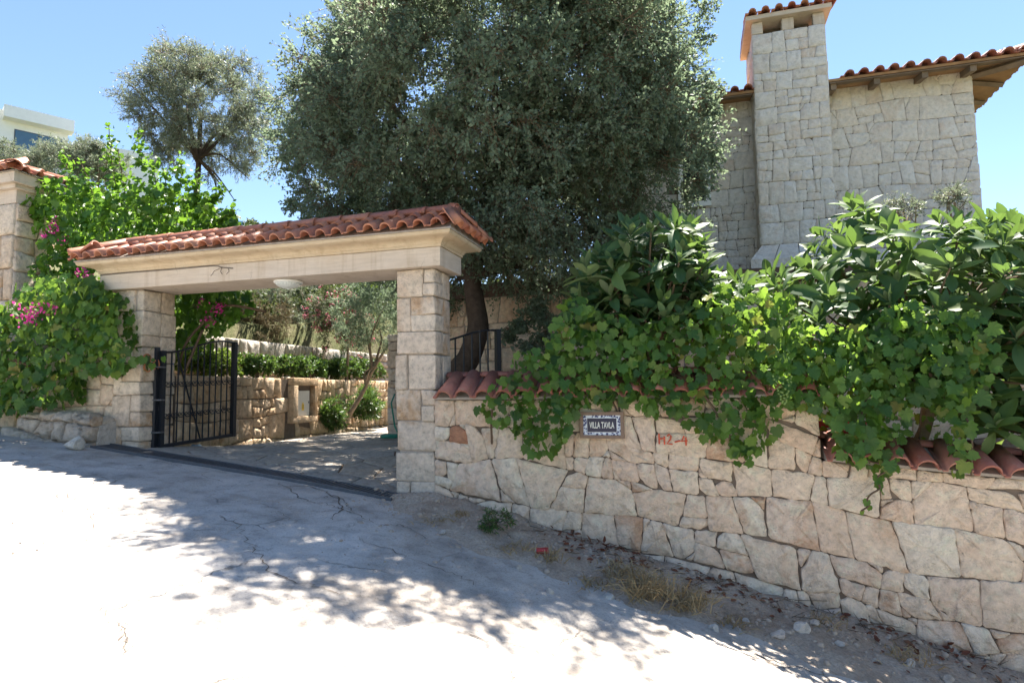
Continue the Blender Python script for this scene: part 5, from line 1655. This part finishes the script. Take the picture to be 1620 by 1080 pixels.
vg = thing('grape_vine', 'grape vine draped over the rubble wall around the name plaque', 'vine', F(2.3, .6, .95), 'grape vines on the wall')
vine_mass(vg, M_LGRAPE, V1, -.16, 900, rng, .112, [(-.06, .55), (.05, .65), (.45, .45), (.8, .4)], .16)
vine_stems(vg, [[F(1.9, .6, .95), F(1.8, .4, 1.7), F(1.5, .1, 1.95), F(1.2, -.15, 1.6), F(1.15, -.12, 1.15)], [F(2.6, .6, .95), F(2.8, .3, 1.8), F(3.2, -.1, 1.7), F(3.5, -.12, 1.2)], [F(2.3, .6, .95), F(2.4, .2, 1.9), F(2.6, -.15, 1.7)]], .012)
V2 = [(1215, 600), (1225, 500), (1340, 520), (1440, 470), (1480, 495), (1550, 490), (1585, 560), (1560, 600), (1540, 640), (1530, 690), (1527, 748), (1510, 748), (1505, 690), (1490, 645), (1440, 640), (1425, 690), (1412, 742), (1385, 742), (1345, 735), (1320, 690), (1300, 650), (1250, 640)]
vg2 = thing('grape_vine', 'grape vine trailing over the lower tiled coping at right', 'vine', F(4.9, .6, .95), 'grape vines on the wall')
vine_mass(vg2, M_LGRAPE, V2, -.2, 600, rng, .112, [(-.06, .5), (.08, .6), (.45, .4), (.8, .35)], .2)
P = []
for i in range(9):
    s, z = onF(1405 - i * 5 + 6 * math.sin(i * 2), 735 + i * 9.2, -.2)
    P.append(F(s, -.2 + .02 * math.sin(i), z))
P = np.array(P)
leafy(vg2, M_LGRAPE, GRAPE, P, norm(-UP + rng.normal(size=P.shape) * .5), norm(-NN + UP * .5 + rng.normal(size=P.shape) * .3), np.linspace(.13, .06, len(P)), rng, 20)
vine_stems(vg2, [[F(4.9, .6, .95), F(4.8, .3, 1.6), F(4.6, -.1, 1.5), F(4.55, -.2, 1.1)] + [p for p in P], [F(5.2, .6, .95), F(5.2, .2, 1.7), F(5.35, -.2, 1.4), F(5.35, -.2, .95)]], .008)
# a bunch of unripe grapes
gb = []
for i in range(46):
    s, z = onF(1238, 590, -.3)
    k = i / 46
    r = .075 * (1 - k) + .012
    a = i * 2.4
    q = F(s + r * math.cos(a), -.3 + r * math.sin(a), z - .28 * k)
    gb.append(q)
bm = bmesh.new(); bmesh.ops.create_icosphere(bm, subdivisions=1, radius=.011)
tv = np.array([v.co[:] for v in bm.verts]); tf = np.array([[v.index for v in f.verts] for f in bm.faces]); bm.free()
gb = np.array(gb)
V, I = scatter(tv, tf, gb, np.tile(np.eye(3), (len(gb), 1, 1)), np.ones(len(gb)))
o = big_mesh('grapes', V, None, I, plain('green_grape', (0.16, 0.24, 0.06), .35), vg, None, True); o['kind'] = 'stuff'

# ---------------- loquat trees
def loquat(label, pix, d_rng, n, rng, base_s, leaf=.27, group='loquat trees behind the wall', extra=()):
    t = thing('loquat_tree', label, 'tree', F(base_s, (d_rng[0] + d_rng[1]) / 2, .95), group)
    dm = (d_rng[0] + d_rng[1]) / 2
    ros = []
    tries = 0
    while len(ros) < n and tries < 20000:
        tries += 1
        u = rng.uniform(min(p[0] for p in pix), max(p[0] for p in pix)); v = rng.uniform(min(p[1] for p in pix), max(p[1] for p in pix))
        if not in_poly(u, v, pix): continue
        d = rng.uniform(*d_rng)
        s, z = onF(u, v, d)
        p = F(s, d, z)
        if any(np.linalg.norm(p - q) < .17 for q in ros): continue
        ros.append(p)
    ros = np.array(ros)
    cen = ros.mean(0)
    P, A, N_, S = [], [], [], []
    for p in ros:
        ax = norm(np.array([(p - cen)[0] * .5, (p - cen)[1] * .4 - .25, .9]) + rng.normal(size=3) * .25)
        k = rng.integers(9, 14)
        x = norm(np.cross(ax, np.array([.2, .9, .1]))); y = np.cross(ax, x)
        a0 = rng.uniform(0, 6)
        for j in range(k):
            a = a0 + j * 2.4
            el = math.radians(78 - 95 * (j / k) + rng.uniform(-10, 10)) if j > 1 else math.radians(75)
            rad = math.cos(a) * x + math.sin(a) * y
            dirn = norm(rad * math.cos(el) + ax * math.sin(el))
            nm = norm(ax * math.cos(el) - rad * math.sin(el) + rng.normal(size=3) * .15)
            P.append(p - ax * (.10 * j / k)); A.append(dirn); N_.append(nm)
            S.append(leaf * rng.uniform(.75, 1.15) * (.62 + .5 * min(1, j / (k * .5))))
    P, A, N_, S = map(np.array, (P, A, N_, S))
    # drooping older leaves use the more bent blades
    leafy(t, M_LOQ, LOQ, P, A, N_, S, rng, 300)
    base = F(base_s, dm, .95)
    hub = base * .55 + cen * .45
    v, f = tube(smooth_path([base, (base + hub) / 2 + np.array([.05, 0, 0]), hub], 4), [.06] * 4 + [.055] * 4 + [.05], 8)
    part('trunk', v, f, M_BARK2, t, True)
    for q in ros[:: max(1, len(ros) // 45)]:
        m = hub * .45 + q * .55 + rng.normal(size=3) * .06
        v, f = tube(smooth_path([hub, m, q - np.array([0, 0, .03])], 3), [.028, .026, .024, .018, .014, .011, .009], 5)
        part('branch', v, f, M_TWIG, t, True)
    return t
rng = np.random.default_rng(31)
loquat('loquat tree with glossy rosettes above the name plaque', [(905, 470), (925, 425), (955, 400), (975, 365), (1005, 360), (1050, 352), (1085, 355), (1125, 375), (1130, 400), (1110, 430), (1150, 440), (1185, 455), (1190, 480), (1100, 500), (1060, 515), (950, 520), (905, 500)], (-.1, 1.2), 110, rng, 2.6)
loquat('large loquat tree filling the right edge above the lower coping', [(1200, 460), (1205, 435), (1260, 430), (1295, 350), (1330, 328), (1355, 320), (1395, 345), (1440, 365), (1480, 345), (1540, 340), (1620, 345), (1720, 360), (1750, 700), (1580, 690), (1480, 640), (1340, 575), (1240, 500)], (-.05, 1.7), 260, rng, 5.2)
rng = np.random.default_rng(32)
for (u, v, y, lab) in [(1430, 335, 8.6, 'feathery dark olive sprig against the house wall'), (1510, 320, 8.6, 'feathery olive sprig at the right corner of the house wall')]:
    c = at(u, v, y)
    bush('olive_shoot', lab, 'shrub', (c[0], c[1], c[2] - 1.6), c, (.22, .2, .22), M_OLIVE, rng, 14, .13, 8, 9, .06, LEAF_THIN, 'olive sprigs by the house')

# ---------------- left climber
rng = np.random.default_rng(41)
lc = thing('bougainvillea_climber', 'bright green climber with pink blossoms swamping the left pillar and wall', 'climber', F(-5.2, .5, 1.2))
LOW = [(0, 480), (60, 445), (130, 432), (178, 470), (190, 520), (218, 566), (205, 582), (160, 588), (112, 592), (98, 632), (60, 645), (0, 655), (-60, 650), (-60, 480)]
vine_mass(lc, M_LGRAPE, LOW, -.3, 1000, rng, .135, [(-.06, .5), (.08, .6), (.3, .5)], .2, 1.0, 220, .05)
UPV = [(40, 330), (75, 318), (112, 285), (135, 290), (158, 318), (178, 338), (188, 310), (205, 312), (216, 280), (236, 282), (258, 310), (282, 296), (302, 318), (330, 318), (360, 352), (368, 378), (330, 395), (230, 400), (120, 430), (190, 470), (120, 500), (70, 470), (80, 400), (75, 360)]
vine_mass(lc, M_LVINE, UPV, 1.0, 1350, rng, .125, [(-.2, .6), (.0, .7), (.25, .6), (.6, .6)], .3, .6, 300, .03, GRAPE, .6)
UND = [(262, 455), (374, 455), (368, 488), (335, 512), (305, 540), (282, 565), (272, 520)]
vine_mass(lc, M_LVINE, UND, 1.1, 330, rng, .13, [(-.15, .6), (.1, .7), (.35, .6)], .2, .8, 60, .05)
for (pa, pb, pc) in [((185, 300), (176, 250), (172, 197)), ((225, 260), (222, 235), (216, 212)), ((285, 300), (287, 270), (286, 250)), ((70, 330), (40, 310), (8, 296)), ((90, 300), (60, 285), (35, 275)), ((330, 320), (345, 308), (352, 300)), ((120, 290), (105, 262), (98, 245)), ((250, 310), (243, 270), (240, 252)), ((200, 320), (192, 270), (186, 235)), ((150, 320), (140, 285), (128, 258)), ((310, 320), (312, 295), (308, 276)), ((60, 345), (35, 330), (12, 318)), ((345, 350), (362, 338), (372, 332)), ((265, 310), (262, 285), (265, 268)), ((100, 320), (80, 300), (55, 300)), ((180, 330), (166, 280), (178, 225))]:
    pth = smooth_path([F(onF(u, v, .9)[0], .9, onF(u, v, .9)[1]) for u, v in (pa, pb, pc)], 10)
    q = np.repeat(np.array(pth), 3, 0); q = q + rng.normal(size=q.shape) * .05
    leafy(lc, M_LVINE, GRAPE, q, norm(rng.normal(size=q.shape) + UP * .2), norm(-NN * .5 + UP + rng.normal(size=q.shape) * .5), np.linspace(.12, .06, len(q)), rng, 0)
    v, f = tube(pth, .006, 5); part('stem', v, f, M_BROWNV, lc, True)
vine_stems(lc, [[F(-4.6, .7, 1.0), F(-4.4, .8, 2.0), F(-4.8, .8, 3.0), F(-5.0, 1, 4.0)], [F(-3.9, .9, 1.0), F(-3.72, .75, 2.2), F(-3.5, .9, 2.7), F(-3.2, 1.0, 2.95), F(-2.6, 1.1, 2.85)], [F(-3.62, .72, 2.0), F(-3.5, .75, 2.3), F(-3.45, .85, 2.6)], [F(-5, .4, 1.2), F(-5.2, -.1, 2.0), F(-5.5, -.3, 2.2)]], .019)
BR = (np.array([(0, 0, 0), (.36, .4, .12), (0, 1, .2), (-.36, .4, .12)]), np.array([(0, 1, 2), (0, 2, 3)]))
for (u, v, d, r, n) in [(88, 360, .75, .10, 60), (100, 378, .75, .06, 26), (72, 372, .75, .05, 18), (45, 498, -.5, .11, 70), (70, 490, -.45, .07, 22), (128, 428, .2, .06, 26), (345, 488, .9, .10, 50), (332, 505, .9, .07, 26), (315, 480, .95, .06, 20), (140, 435, .25, .05, 16), (85, 488, -.45, .05, 14)]:
    s, z = onF(u, v, d)
    q = F(s, d, z)[None] + rng.normal(size=(n, 3)) * r * .6
    foliage('blossom', M_PINK, lc, BR, q, sph(rng, n), sph(rng, n), rng.uniform(.035, .055, n), rng)

# ================================================================== SOIL AND LITTER ALONG THE WALL FOOT
rng = np.random.default_rng(51)
def soil_edge(s):      # how far the dirt reaches out from the wall
    return np.interp(s, [-.3, .3, 1.2, 2.2, 3.2, 4.2, 5.5, 8], [.3, .75, 1.15, 1.4, 1.45, 1.35, 1.2, 1.1]) + .25 * fbm(s * 2.2, s * 0, 61, 4)
def soil_z(a, b, x, y):
    e = soil_edge(a)
    k = np.clip(1 + b / e, 0, 1)
    return z_street(x, y) - .03 + .14 * np.sin(k * math.pi / 2) * np.clip((a + .3) / .8, .3, 1) + (.05 * fbm(x * 3, y * 3, 71, 4) + .02 * fbm(x * 12, y * 12, 73, 3)) * np.minimum(1, k * 3)
sb = grid_sheet('soil_verge', np.linspace(-.15, 8.2, 210), np.linspace(-1.9, 0.02, 70), lambda a, b: fmap(a, b, soil_z), M_SOIL)
tag(sb, kind='structure')
def soil_h(s, d):
    p = F(s, d, 0)
    return float(max(soil_z(np.array([s]), np.array([d]), np.array([p[0]]), np.array([p[1]]))[0], z_street(p[0], p[1])))
def on_soil(u, v):
    """point of the verge/street under a sight line"""
    r = ray(u, v)
    best = None
    for y in np.linspace(2.5, 8.5, 600):
        p = CAM + r * (y / r[1])
        s, d = sd_of(p[0], p[1])
        if d > -.02: break
        if p[2] <= soil_h(s, d): best = (s, d, p); break
    return best
# pebbles
M_GRAVEL = plain('gravel', (0.36, 0.29, 0.23), 0.9, 0, 9, 0.4)
bm = bmesh.new(); bmesh.ops.create_icosphere(bm, subdivisions=1, radius=1)
tv = np.array([v.co[:] for v in bm.verts]); tf = np.array([[v.index for v in f.verts] for f in bm.faces]); bm.free()
tv = tv * np.array([1, .8, .6]) * (1 + .18 * np.sin(tv[:, :1] * 5 + tv[:, 1:2] * 3))
n = 2000
S_ = rng.uniform(-.2, 7.2, n); D_ = -np.abs(rng.normal(size=n)) * .65 - .03
S2 = rng.uniform(-6, 6, 2200); D2 = -rng.uniform(.3, 5.0, 2200)
S_, D_ = np.concatenate([S_, S2]), np.concatenate([D_, D2])
PP = np.array([F(a, b, soil_h(a, b)) for a, b in zip(S_, D_)])
sz = np.concatenate([rng.uniform(.004, .016, n) * rng.choice([1, 1, 1, 1.6, 2.6], n), rng.uniform(.003, .009, 2200)])
V, I = scatter(tv, tf, PP, frames(sph(rng, len(PP)), UP + .3 * sph(rng, len(PP))), sz)
tag(big_mesh('gravel', V, None, I, M_GRAVEL, None, None, False), 'loose grey gravel scattered along the foot of the rubble wall', 'gravel', None, 'stuff')
for i, (u, v, r, lab) in enumerate([(1268, 998, .095, 'angular pale rock in the dirt below the lower coping'), (1232, 1008, .07, 'small rounded rock left of the angular pale rock'), (965, 948, .06, 'pale rock beside the dry grass tuft'), (870, 938, .05, 'small pale rock lying left of the dry grass'), (1440, 1052, .055, 'smooth rock near the bottom right corner by the wall'), (1288, 988, .05, 'small greenish rock right beside the angular pale rock'), (1330, 1020, .05, 'flat pale stone between the angular rock and the wall'), (1130, 1000, .06, 'pale chunk of rubble on the verge below the dry tufts'), (820, 900, .045, 'small chunk of rubble in front of the crushed can'), (1180, 985, .045, 'small brown stone by the wall foot right of the dry tufts'), (1500, 1078, .06, 'pale rock at the bottom edge by the wall'), (700, 845, .045, 'small stone lying on the verge below the gate pillar')]):
    h = on_soil(u, v)
    if h:
        s, d, p = h
        tag(rock('loose_rock', (p[0], p[1], p[2] + r * .3), r, random.Random(i + 3), M_ROCK, None), lab, 'rock', 'rocks along the verge')
# dry grass tufts
def tuft(label, u, v, n, hgt, spread, mat, rng, lean=.6, name='dry_grass'):
    h = on_soil(u, v)
    if not h: return
    s, d, p = h
    t = thing(name, label, 'grass', p, 'weeds on the verge')
    b = p[None] + np.stack([rng.normal(size=n) * spread * .4, rng.normal(size=n) * spread * .4, np.zeros(n) - .01], 1)
    dirs = norm(np.stack([rng.normal(size=n) * lean, rng.normal(size=n) * lean, np.ones(n)], 1))
    L_ = rng.uniform(.5, 1.1, n) * hgt
    Vs, Is = [], []
    side = norm(np.cross(dirs, sph(rng, n))) * .0045
    m = b + dirs * (L_ * .55)[:, None]
    e = b + dirs * L_[:, None] * .9 + np.stack([dirs[:, 0] * L_ * .45, dirs[:, 1] * L_ * .45, -L_ * .22], 1)
    V = np.stack([b - side, b + side, m - side * .8, m + side * .8, e], 1).reshape(-1, 3)
    I = np.array([(0, 1, 3), (0, 3, 2), (2, 3, 4)])[None] + (np.arange(n) * 5)[:, None, None]
    o = big_mesh('blades', V, None, I.reshape(-1, 3), mat, t, np.repeat(rng.random(n), 3)); o['kind'] = 'stuff'
tuft('big dry straw tuft against the foot of the wall', 1020, 940, 260, .34, .26, M_DRYG, rng)
tuft('brown dry tuft right of the big straw tuft', 1085, 955, 240, .26, .24, M_DRYG, rng, .9)
tuft('matted dry weeds at the wall foot below the plaque', 975, 905, 160, .20, .3, M_DRYG, rng, 1.0)
tuft('thin dry stalks beside the crushed can', 868, 885, 60, .22, .12, M_DRYG, rng)
tuft('sparse dry grass left of the straw tuft', 930, 925, 70, .16, .22, M_DRYG, rng, .8)
tuft('dry stalks near the base of the gate pillar', 725, 815, 45, .13, .18, M_DRYG, rng, .8)
tuft('low dry grass where the verge meets the wall at right', 1150, 985, 60, .13, .2, M_DRYG, rng, .9)
tuft('dry weeds rooted at the wall foot right of the angular rock', 1300, 985, 70, .14, .2, M_DRYG, rng, .9)
tuft('dry grass in the bottom right corner by the wall', 1420, 1035, 80, .15, .25, M_DRYG, rng, .9)
tuft('scattered straw on the verge between pillar and green weed', 690, 822, 60, .1, .25, M_DRYG, rng, 1.1)
tuft('dry stems on the verge left of the crushed can', 815, 868, 70, .14, .25, M_DRYG, rng, 1.0)
h = on_soil(785, 842)
if h:
    c = h[2]
    bush('green_weed', 'small bright green weed on the verge below the plaque', 'weed', c, c + np.array([0, 0, .09]), (.13, .1, .10), M_HEDGE, rng, 12, .06, 8, 7, .05, LEAF_THIN, None, -.6, False)
# dead leaves
n = 280
cs = rng.choice([1.95, 2.3, 2.45, 3.25, 3.6, 4.55, 5.2], n); S_ = cs + rng.normal(size=n) * .16; D_ = -.04 - np.abs(rng.normal(size=n)) * .3
PP = np.array([F(a, b, soil_h(a, b) + .012) for a, b in zip(S_, D_)])
tag(foliage('dead_leaves', M_DEAD, None, LEAF_OVAL, PP, sph(rng, n) * np.array([1, 1, .3]), UP + .5 * sph(rng, n), rng.uniform(.04, .085, n), rng), 'reddish brown dead leaves drifted against the wall foot', 'leaves')
n = 120
A_ = np.stack([rng.uniform(1.2, 5.5, n), -np.abs(rng.normal(size=n)) * .3 - .05], 1)
PA = np.array([F(a, b, soil_h(a, b) + .015) for a, b in A_])
dirs = norm(rng.normal(size=(n, 3)) * np.array([1, 1, .12]))
tag(twig_mesh('fallen_twigs', M_TWIG, None, PA, PA + dirs * rng.uniform(.08, .3, n)[:, None], np.full(n, .004)), 'thin fallen twigs strewn over the dirt verge', 'twigs')
h = on_soil(858, 876)
if h:
    p = h[2]
    cn = thing('crushed_can', 'small crushed red and silver can lying in the dirt', 'can', p)
    d = norm(T + NN * .3)
    v, f = tube([p + d * x + np.array([0, 0, .03]) for x in (-.055, -.05, -.02, .02, .05, .055)], [.024, .03, .026, .029, .03, .022], 12)
    part('can_body', v, f, plain('can_red', (0.45, 0.05, 0.05), .3, .4, 10, .2), cn, True)
    v, f = tube([p + d * x + np.array([0, 0, .03]) for x in (-.06, -.054)], [.02, .0245], 12)
    part('can_rim', v, f, plain('can_silver', (0.6, 0.6, 0.62), .3, .8, 10, .1), cn, True)
# red plastic crate corner behind the step of the wall
c = F(4.42, .5, 1.15)
rc = thing('red_crate', 'red plastic crate half hidden behind the wall step', 'crate', (c[0], c[1], .95))
M_REDP = plain('red_plastic', (0.50, 0.02, 0.02), .4, 0, 5, .05)
MB().box((4.3, .45, 1.3), (4.75, .75, 1.36), F).build('rim', M_REDP, rc)
for k in range(3): MB().box((4.32, .46, .97 + k * .11), (4.73, .48, 1.05 + k * .11), F).build('slat', M_REDP, rc)
for s0 in (4.3, 4.72): MB().box((s0, .45, .95), (s0 + .03, .74, 1.298), F).build('side', M_REDP, rc)

# ================================================================== SMALL THINGS INSIDE THE GATE
def coil(name, label, c, r, turns, rt, mat, rng, tail=None):
    t = thing(name, label, 'hose', c)
    pts = []
    for i in range(turns * 14):
        a = i / 14 * 2 * math.pi
        rr = r * (1 + .12 * math.sin(i * 1.7) * .5) + .01 * math.sin(i * .37)
        pts.append(np.array([c[0] + rr * math.cos(a), c[1] + rr * math.sin(a), c[2] + rt + rt * 1.5 * (i / 14) * .6]))
    if tail: pts += [np.array(p) for p in tail]
    v, f = tube(pts, rt, 6)
    part('hose_coil', v, f, mat, t, True)
c = at(290, 708, 8.95); c[2] = .93
coil('water_hose', 'pale blue water hose coiled on the ground behind the iron gate', c, .22, 3, .014, plain('blue_hose', (0.25, 0.38, 0.50), .5, 0, 10, .2), rng, [c + np.array([-.2, -.05, .1]), c + np.array([-.25, 0, .45]), c + np.array([-.15, .02, .55])])
c = at(618, 692, 10.6); c[2] = .91
coil('garden_hose', 'green garden hose coiled behind the right gate pillar', c, .16, 4, .014, plain('green_hose', (0.03, 0.22, 0.15), .45, 0, 10, .2), rng, [c + np.array([.05, .1, .2]), c + np.array([-.03, .2, .6]), c + np.array([.02, .25, .75])])
c = at(268, 588, 8.95)
bt = thing('blue_container', 'small dark blue plastic container on the wall top behind the gate post', 'container', (c[0], c[1], 1.96))
v, f = lathe((c[0], c[1], 1.96), [(.05, 0), (.055, .02), (.055, .2), (.03, .24), (.03, .27)], 14)
part('bottle_body', v, f, plain('blue_plastic', (0.02, 0.04, 0.28), .3, 0, 5, .05), bt, True)
v, f = lathe((c[0], c[1], 2.232), [(.034, 0), (.034, .03)], 14); part('cap', v, f, M_WHITE, bt)

# ================================================================== WHITE BUILDINGS UP THE HILL
M_GLASS = plain('window_glass', (0.06, 0.13, 0.22), .06, 0, 3, .1, 0, .8)
M_WFR = plain('window_frame', (0.05, 0.06, 0.08), .4)
def villa(label, cor, ry, width, depth, z0, z1, wins, name='white_villa', lips=()):
    t = thing(name, label, 'building', (cor[0], cor[1], z0))
    X = np.array([math.cos(ry), math.sin(ry), 0]); Y = np.array([-math.sin(ry), math.cos(ry), 0])
    def B(a, b, z): return np.array([cor[0], cor[1], 0]) + X * a + Y * b + np.array([0, 0, z])
    MB().box((-width, 0, z0), (0, depth, z1), B).build('wall', M_WHITE, t)
    for (a0, a1, zz0, zz1, o) in lips:
        MB().box((a0, -o, zz0), (a1, .2, zz1), B).build('canopy', M_WHITE, t)
    for (a0, a1, zz0, zz1) in wins:
        w_ = MB().box((a0, -.04, zz0), (a1, .02, zz1), B).build('window', M_WFR, t)
        n = max(1, int(round((a1 - a0) / 1.2)))
        for k in range(n):
            x0 = a0 + .06 + (a1 - a0 - .06) * k / n
            MB().box((x0, -.055, zz0 + .06), (x0 + (a1 - a0 - .06) / n - .06, -.035, zz1 - .06), B).build('pane', M_GLASS, w_)
    return t, B
c = at(108, 208, 46)
t1, B1 = villa('white flat-roofed modern villa high on the hill at the left edge', c, math.radians(44), 11, 9, 12, c[2] + .5, [(-3.2, -.35, c[2] - 3.0, c[2] - .75), (-9.2, -5.2, c[2] - 3.0, c[2] - .2)], lips=[(-3.9, .25, c[2] - .25, c[2] + .62, .9), (-9.6, -4.6, c[2] + .5, c[2] + 1.35, 1.1)])
c = at(252, 245, 44)
villa('plain white house wall showing between the climber and the olive tree', c, math.radians(30), 2.6, 6, 10, c[2], [])
c = at(384, 362, 52)
t3, B3 = villa('small white house with glass balcony left of the far hill', c, math.radians(26), 5.2, 6, 10, c[2] - .35, [(-1.9, -.2, c[2] - 1.7, c[2] - .6)], lips=[(-5.2, .1, c[2] - .55, c[2] - .2, .5)])
MB().box((-5.0, -.45, c[2] - .19), (.05, -.4, c[2] + .55), B3).build('glass_railing', plain('rail_glass', (0.18, 0.34, 0.50), .05, 0, 3, .05, 0, .8), t3)
MB().box((.0, -.5, c[2] - .2), (.12, -.3, c[2] + .62), B3).build('railing_post', M_WHITE, t3)
# far wooded hilltop
hp = at(405, 372, 130)
az = rng.normal(size=260) * 6.5; zz = np.abs(rng.normal(size=260))
cc = np.stack([hp[0] + az, hp[1] + rng.normal(size=260) * 3, hp[2] + 2.3 * np.exp(-(az / 7) ** 2) * rng.uniform(0, 1, 260) - 1.2], 1)
P, A, N_, tb, tt = clump_leaves(rng, cc, rng.uniform(.8, 1.5, len(cc)), 14, 8, 1.0, np.tile([0, 0, 1.], (len(cc), 1)), -.2, .6)
tag(foliage('far_woods', M_SHRUB, None, LEAF_DIA, P, A, N_, rng.uniform(.4, .7, len(P)), rng), 'small far wooded hilltop above the gate roof', 'woods')

# ================================================================== CRACKS IN THE STREET CONCRETE
rc_ = random.Random(9)
M_CRACK = plain('crack_dirt', (0.13, 0.10, 0.08), 0.95, 0, 20, 0.3)
def street_hit(u, v):
    r = ray(u, v)
    for y in np.linspace(1.5, 9.5, 1200):
        p = CAM + r * (y / r[1])
        if p[2] <= float(z_street(p[0], p[1])): return p
def street_top(x, y):
    s, d = sd_of(x, y)
    return float(street_z(np.array([s]), np.array([d]), np.array([x]), np.array([y]))[0])
def crack(pix, wd, jag=.035):
    P = [street_hit(u, v) for u, v in pix]
    P = [p for p in P if p is not None]
    if len(P) < 2: return
    pts = smooth_path([p[:2] for p in P], 12)
    q = []
    for i, p in enumerate(pts):
        q.append(p + np.array([rc_.gauss(0, jag), rc_.gauss(0, jag)]) * .5)
    V, Fc = [], []
    n = len(q)
    for i, p in enumerate(q):
        t = q[min(i + 1, n - 1)] - q[max(i - 1, 0)]; t = t / (np.linalg.norm(t) + 1e-9)
        nr = np.array([-t[1], t[0]])
        w_ = wd * math.sin(math.pi * (i + .6) / (n + .2)) ** .5 * rc_.uniform(.25, 1.3)
        for k in (-1, 1):
            e = p + nr * w_ * k * .5
            V.append((e[0], e[1], street_top(e[0], e[1]) + .006))
    for i in range(n - 1): Fc.append((2 * i, 2 * i + 2, 2 * i + 3, 2 * i + 1))
    part('crack', V, Fc, M_CRACK, st)
for pix, wd in [([(395, 755), (440, 765), (480, 790), (520, 800), (560, 815), (600, 832)], .012), ([(450, 770), (500, 772), (540, 800), (520, 822)], .02), ([(500, 790), (530, 785), (560, 812)], .012), ([(230, 722), (300, 745), (360, 765)], .006),
                ([(370, 820), (400, 870), (440, 915), (520, 940), (600, 950)], .009), ([(560, 850), (640, 880), (700, 905), (770, 935)], .008), ([(60, 800), (150, 815), (240, 830)], .006), ([(620, 1000), (760, 1012), (900, 1050)], .008),
                ([(600, 832), (640, 835), (690, 860)], .01), ([(90, 770), (130, 800), (160, 850)], .005), ([(150, 960), (190, 990), (200, 1040)], .005), ([(330, 790), (420, 800), (470, 830)], .006)]:
    crack(pix, wd)
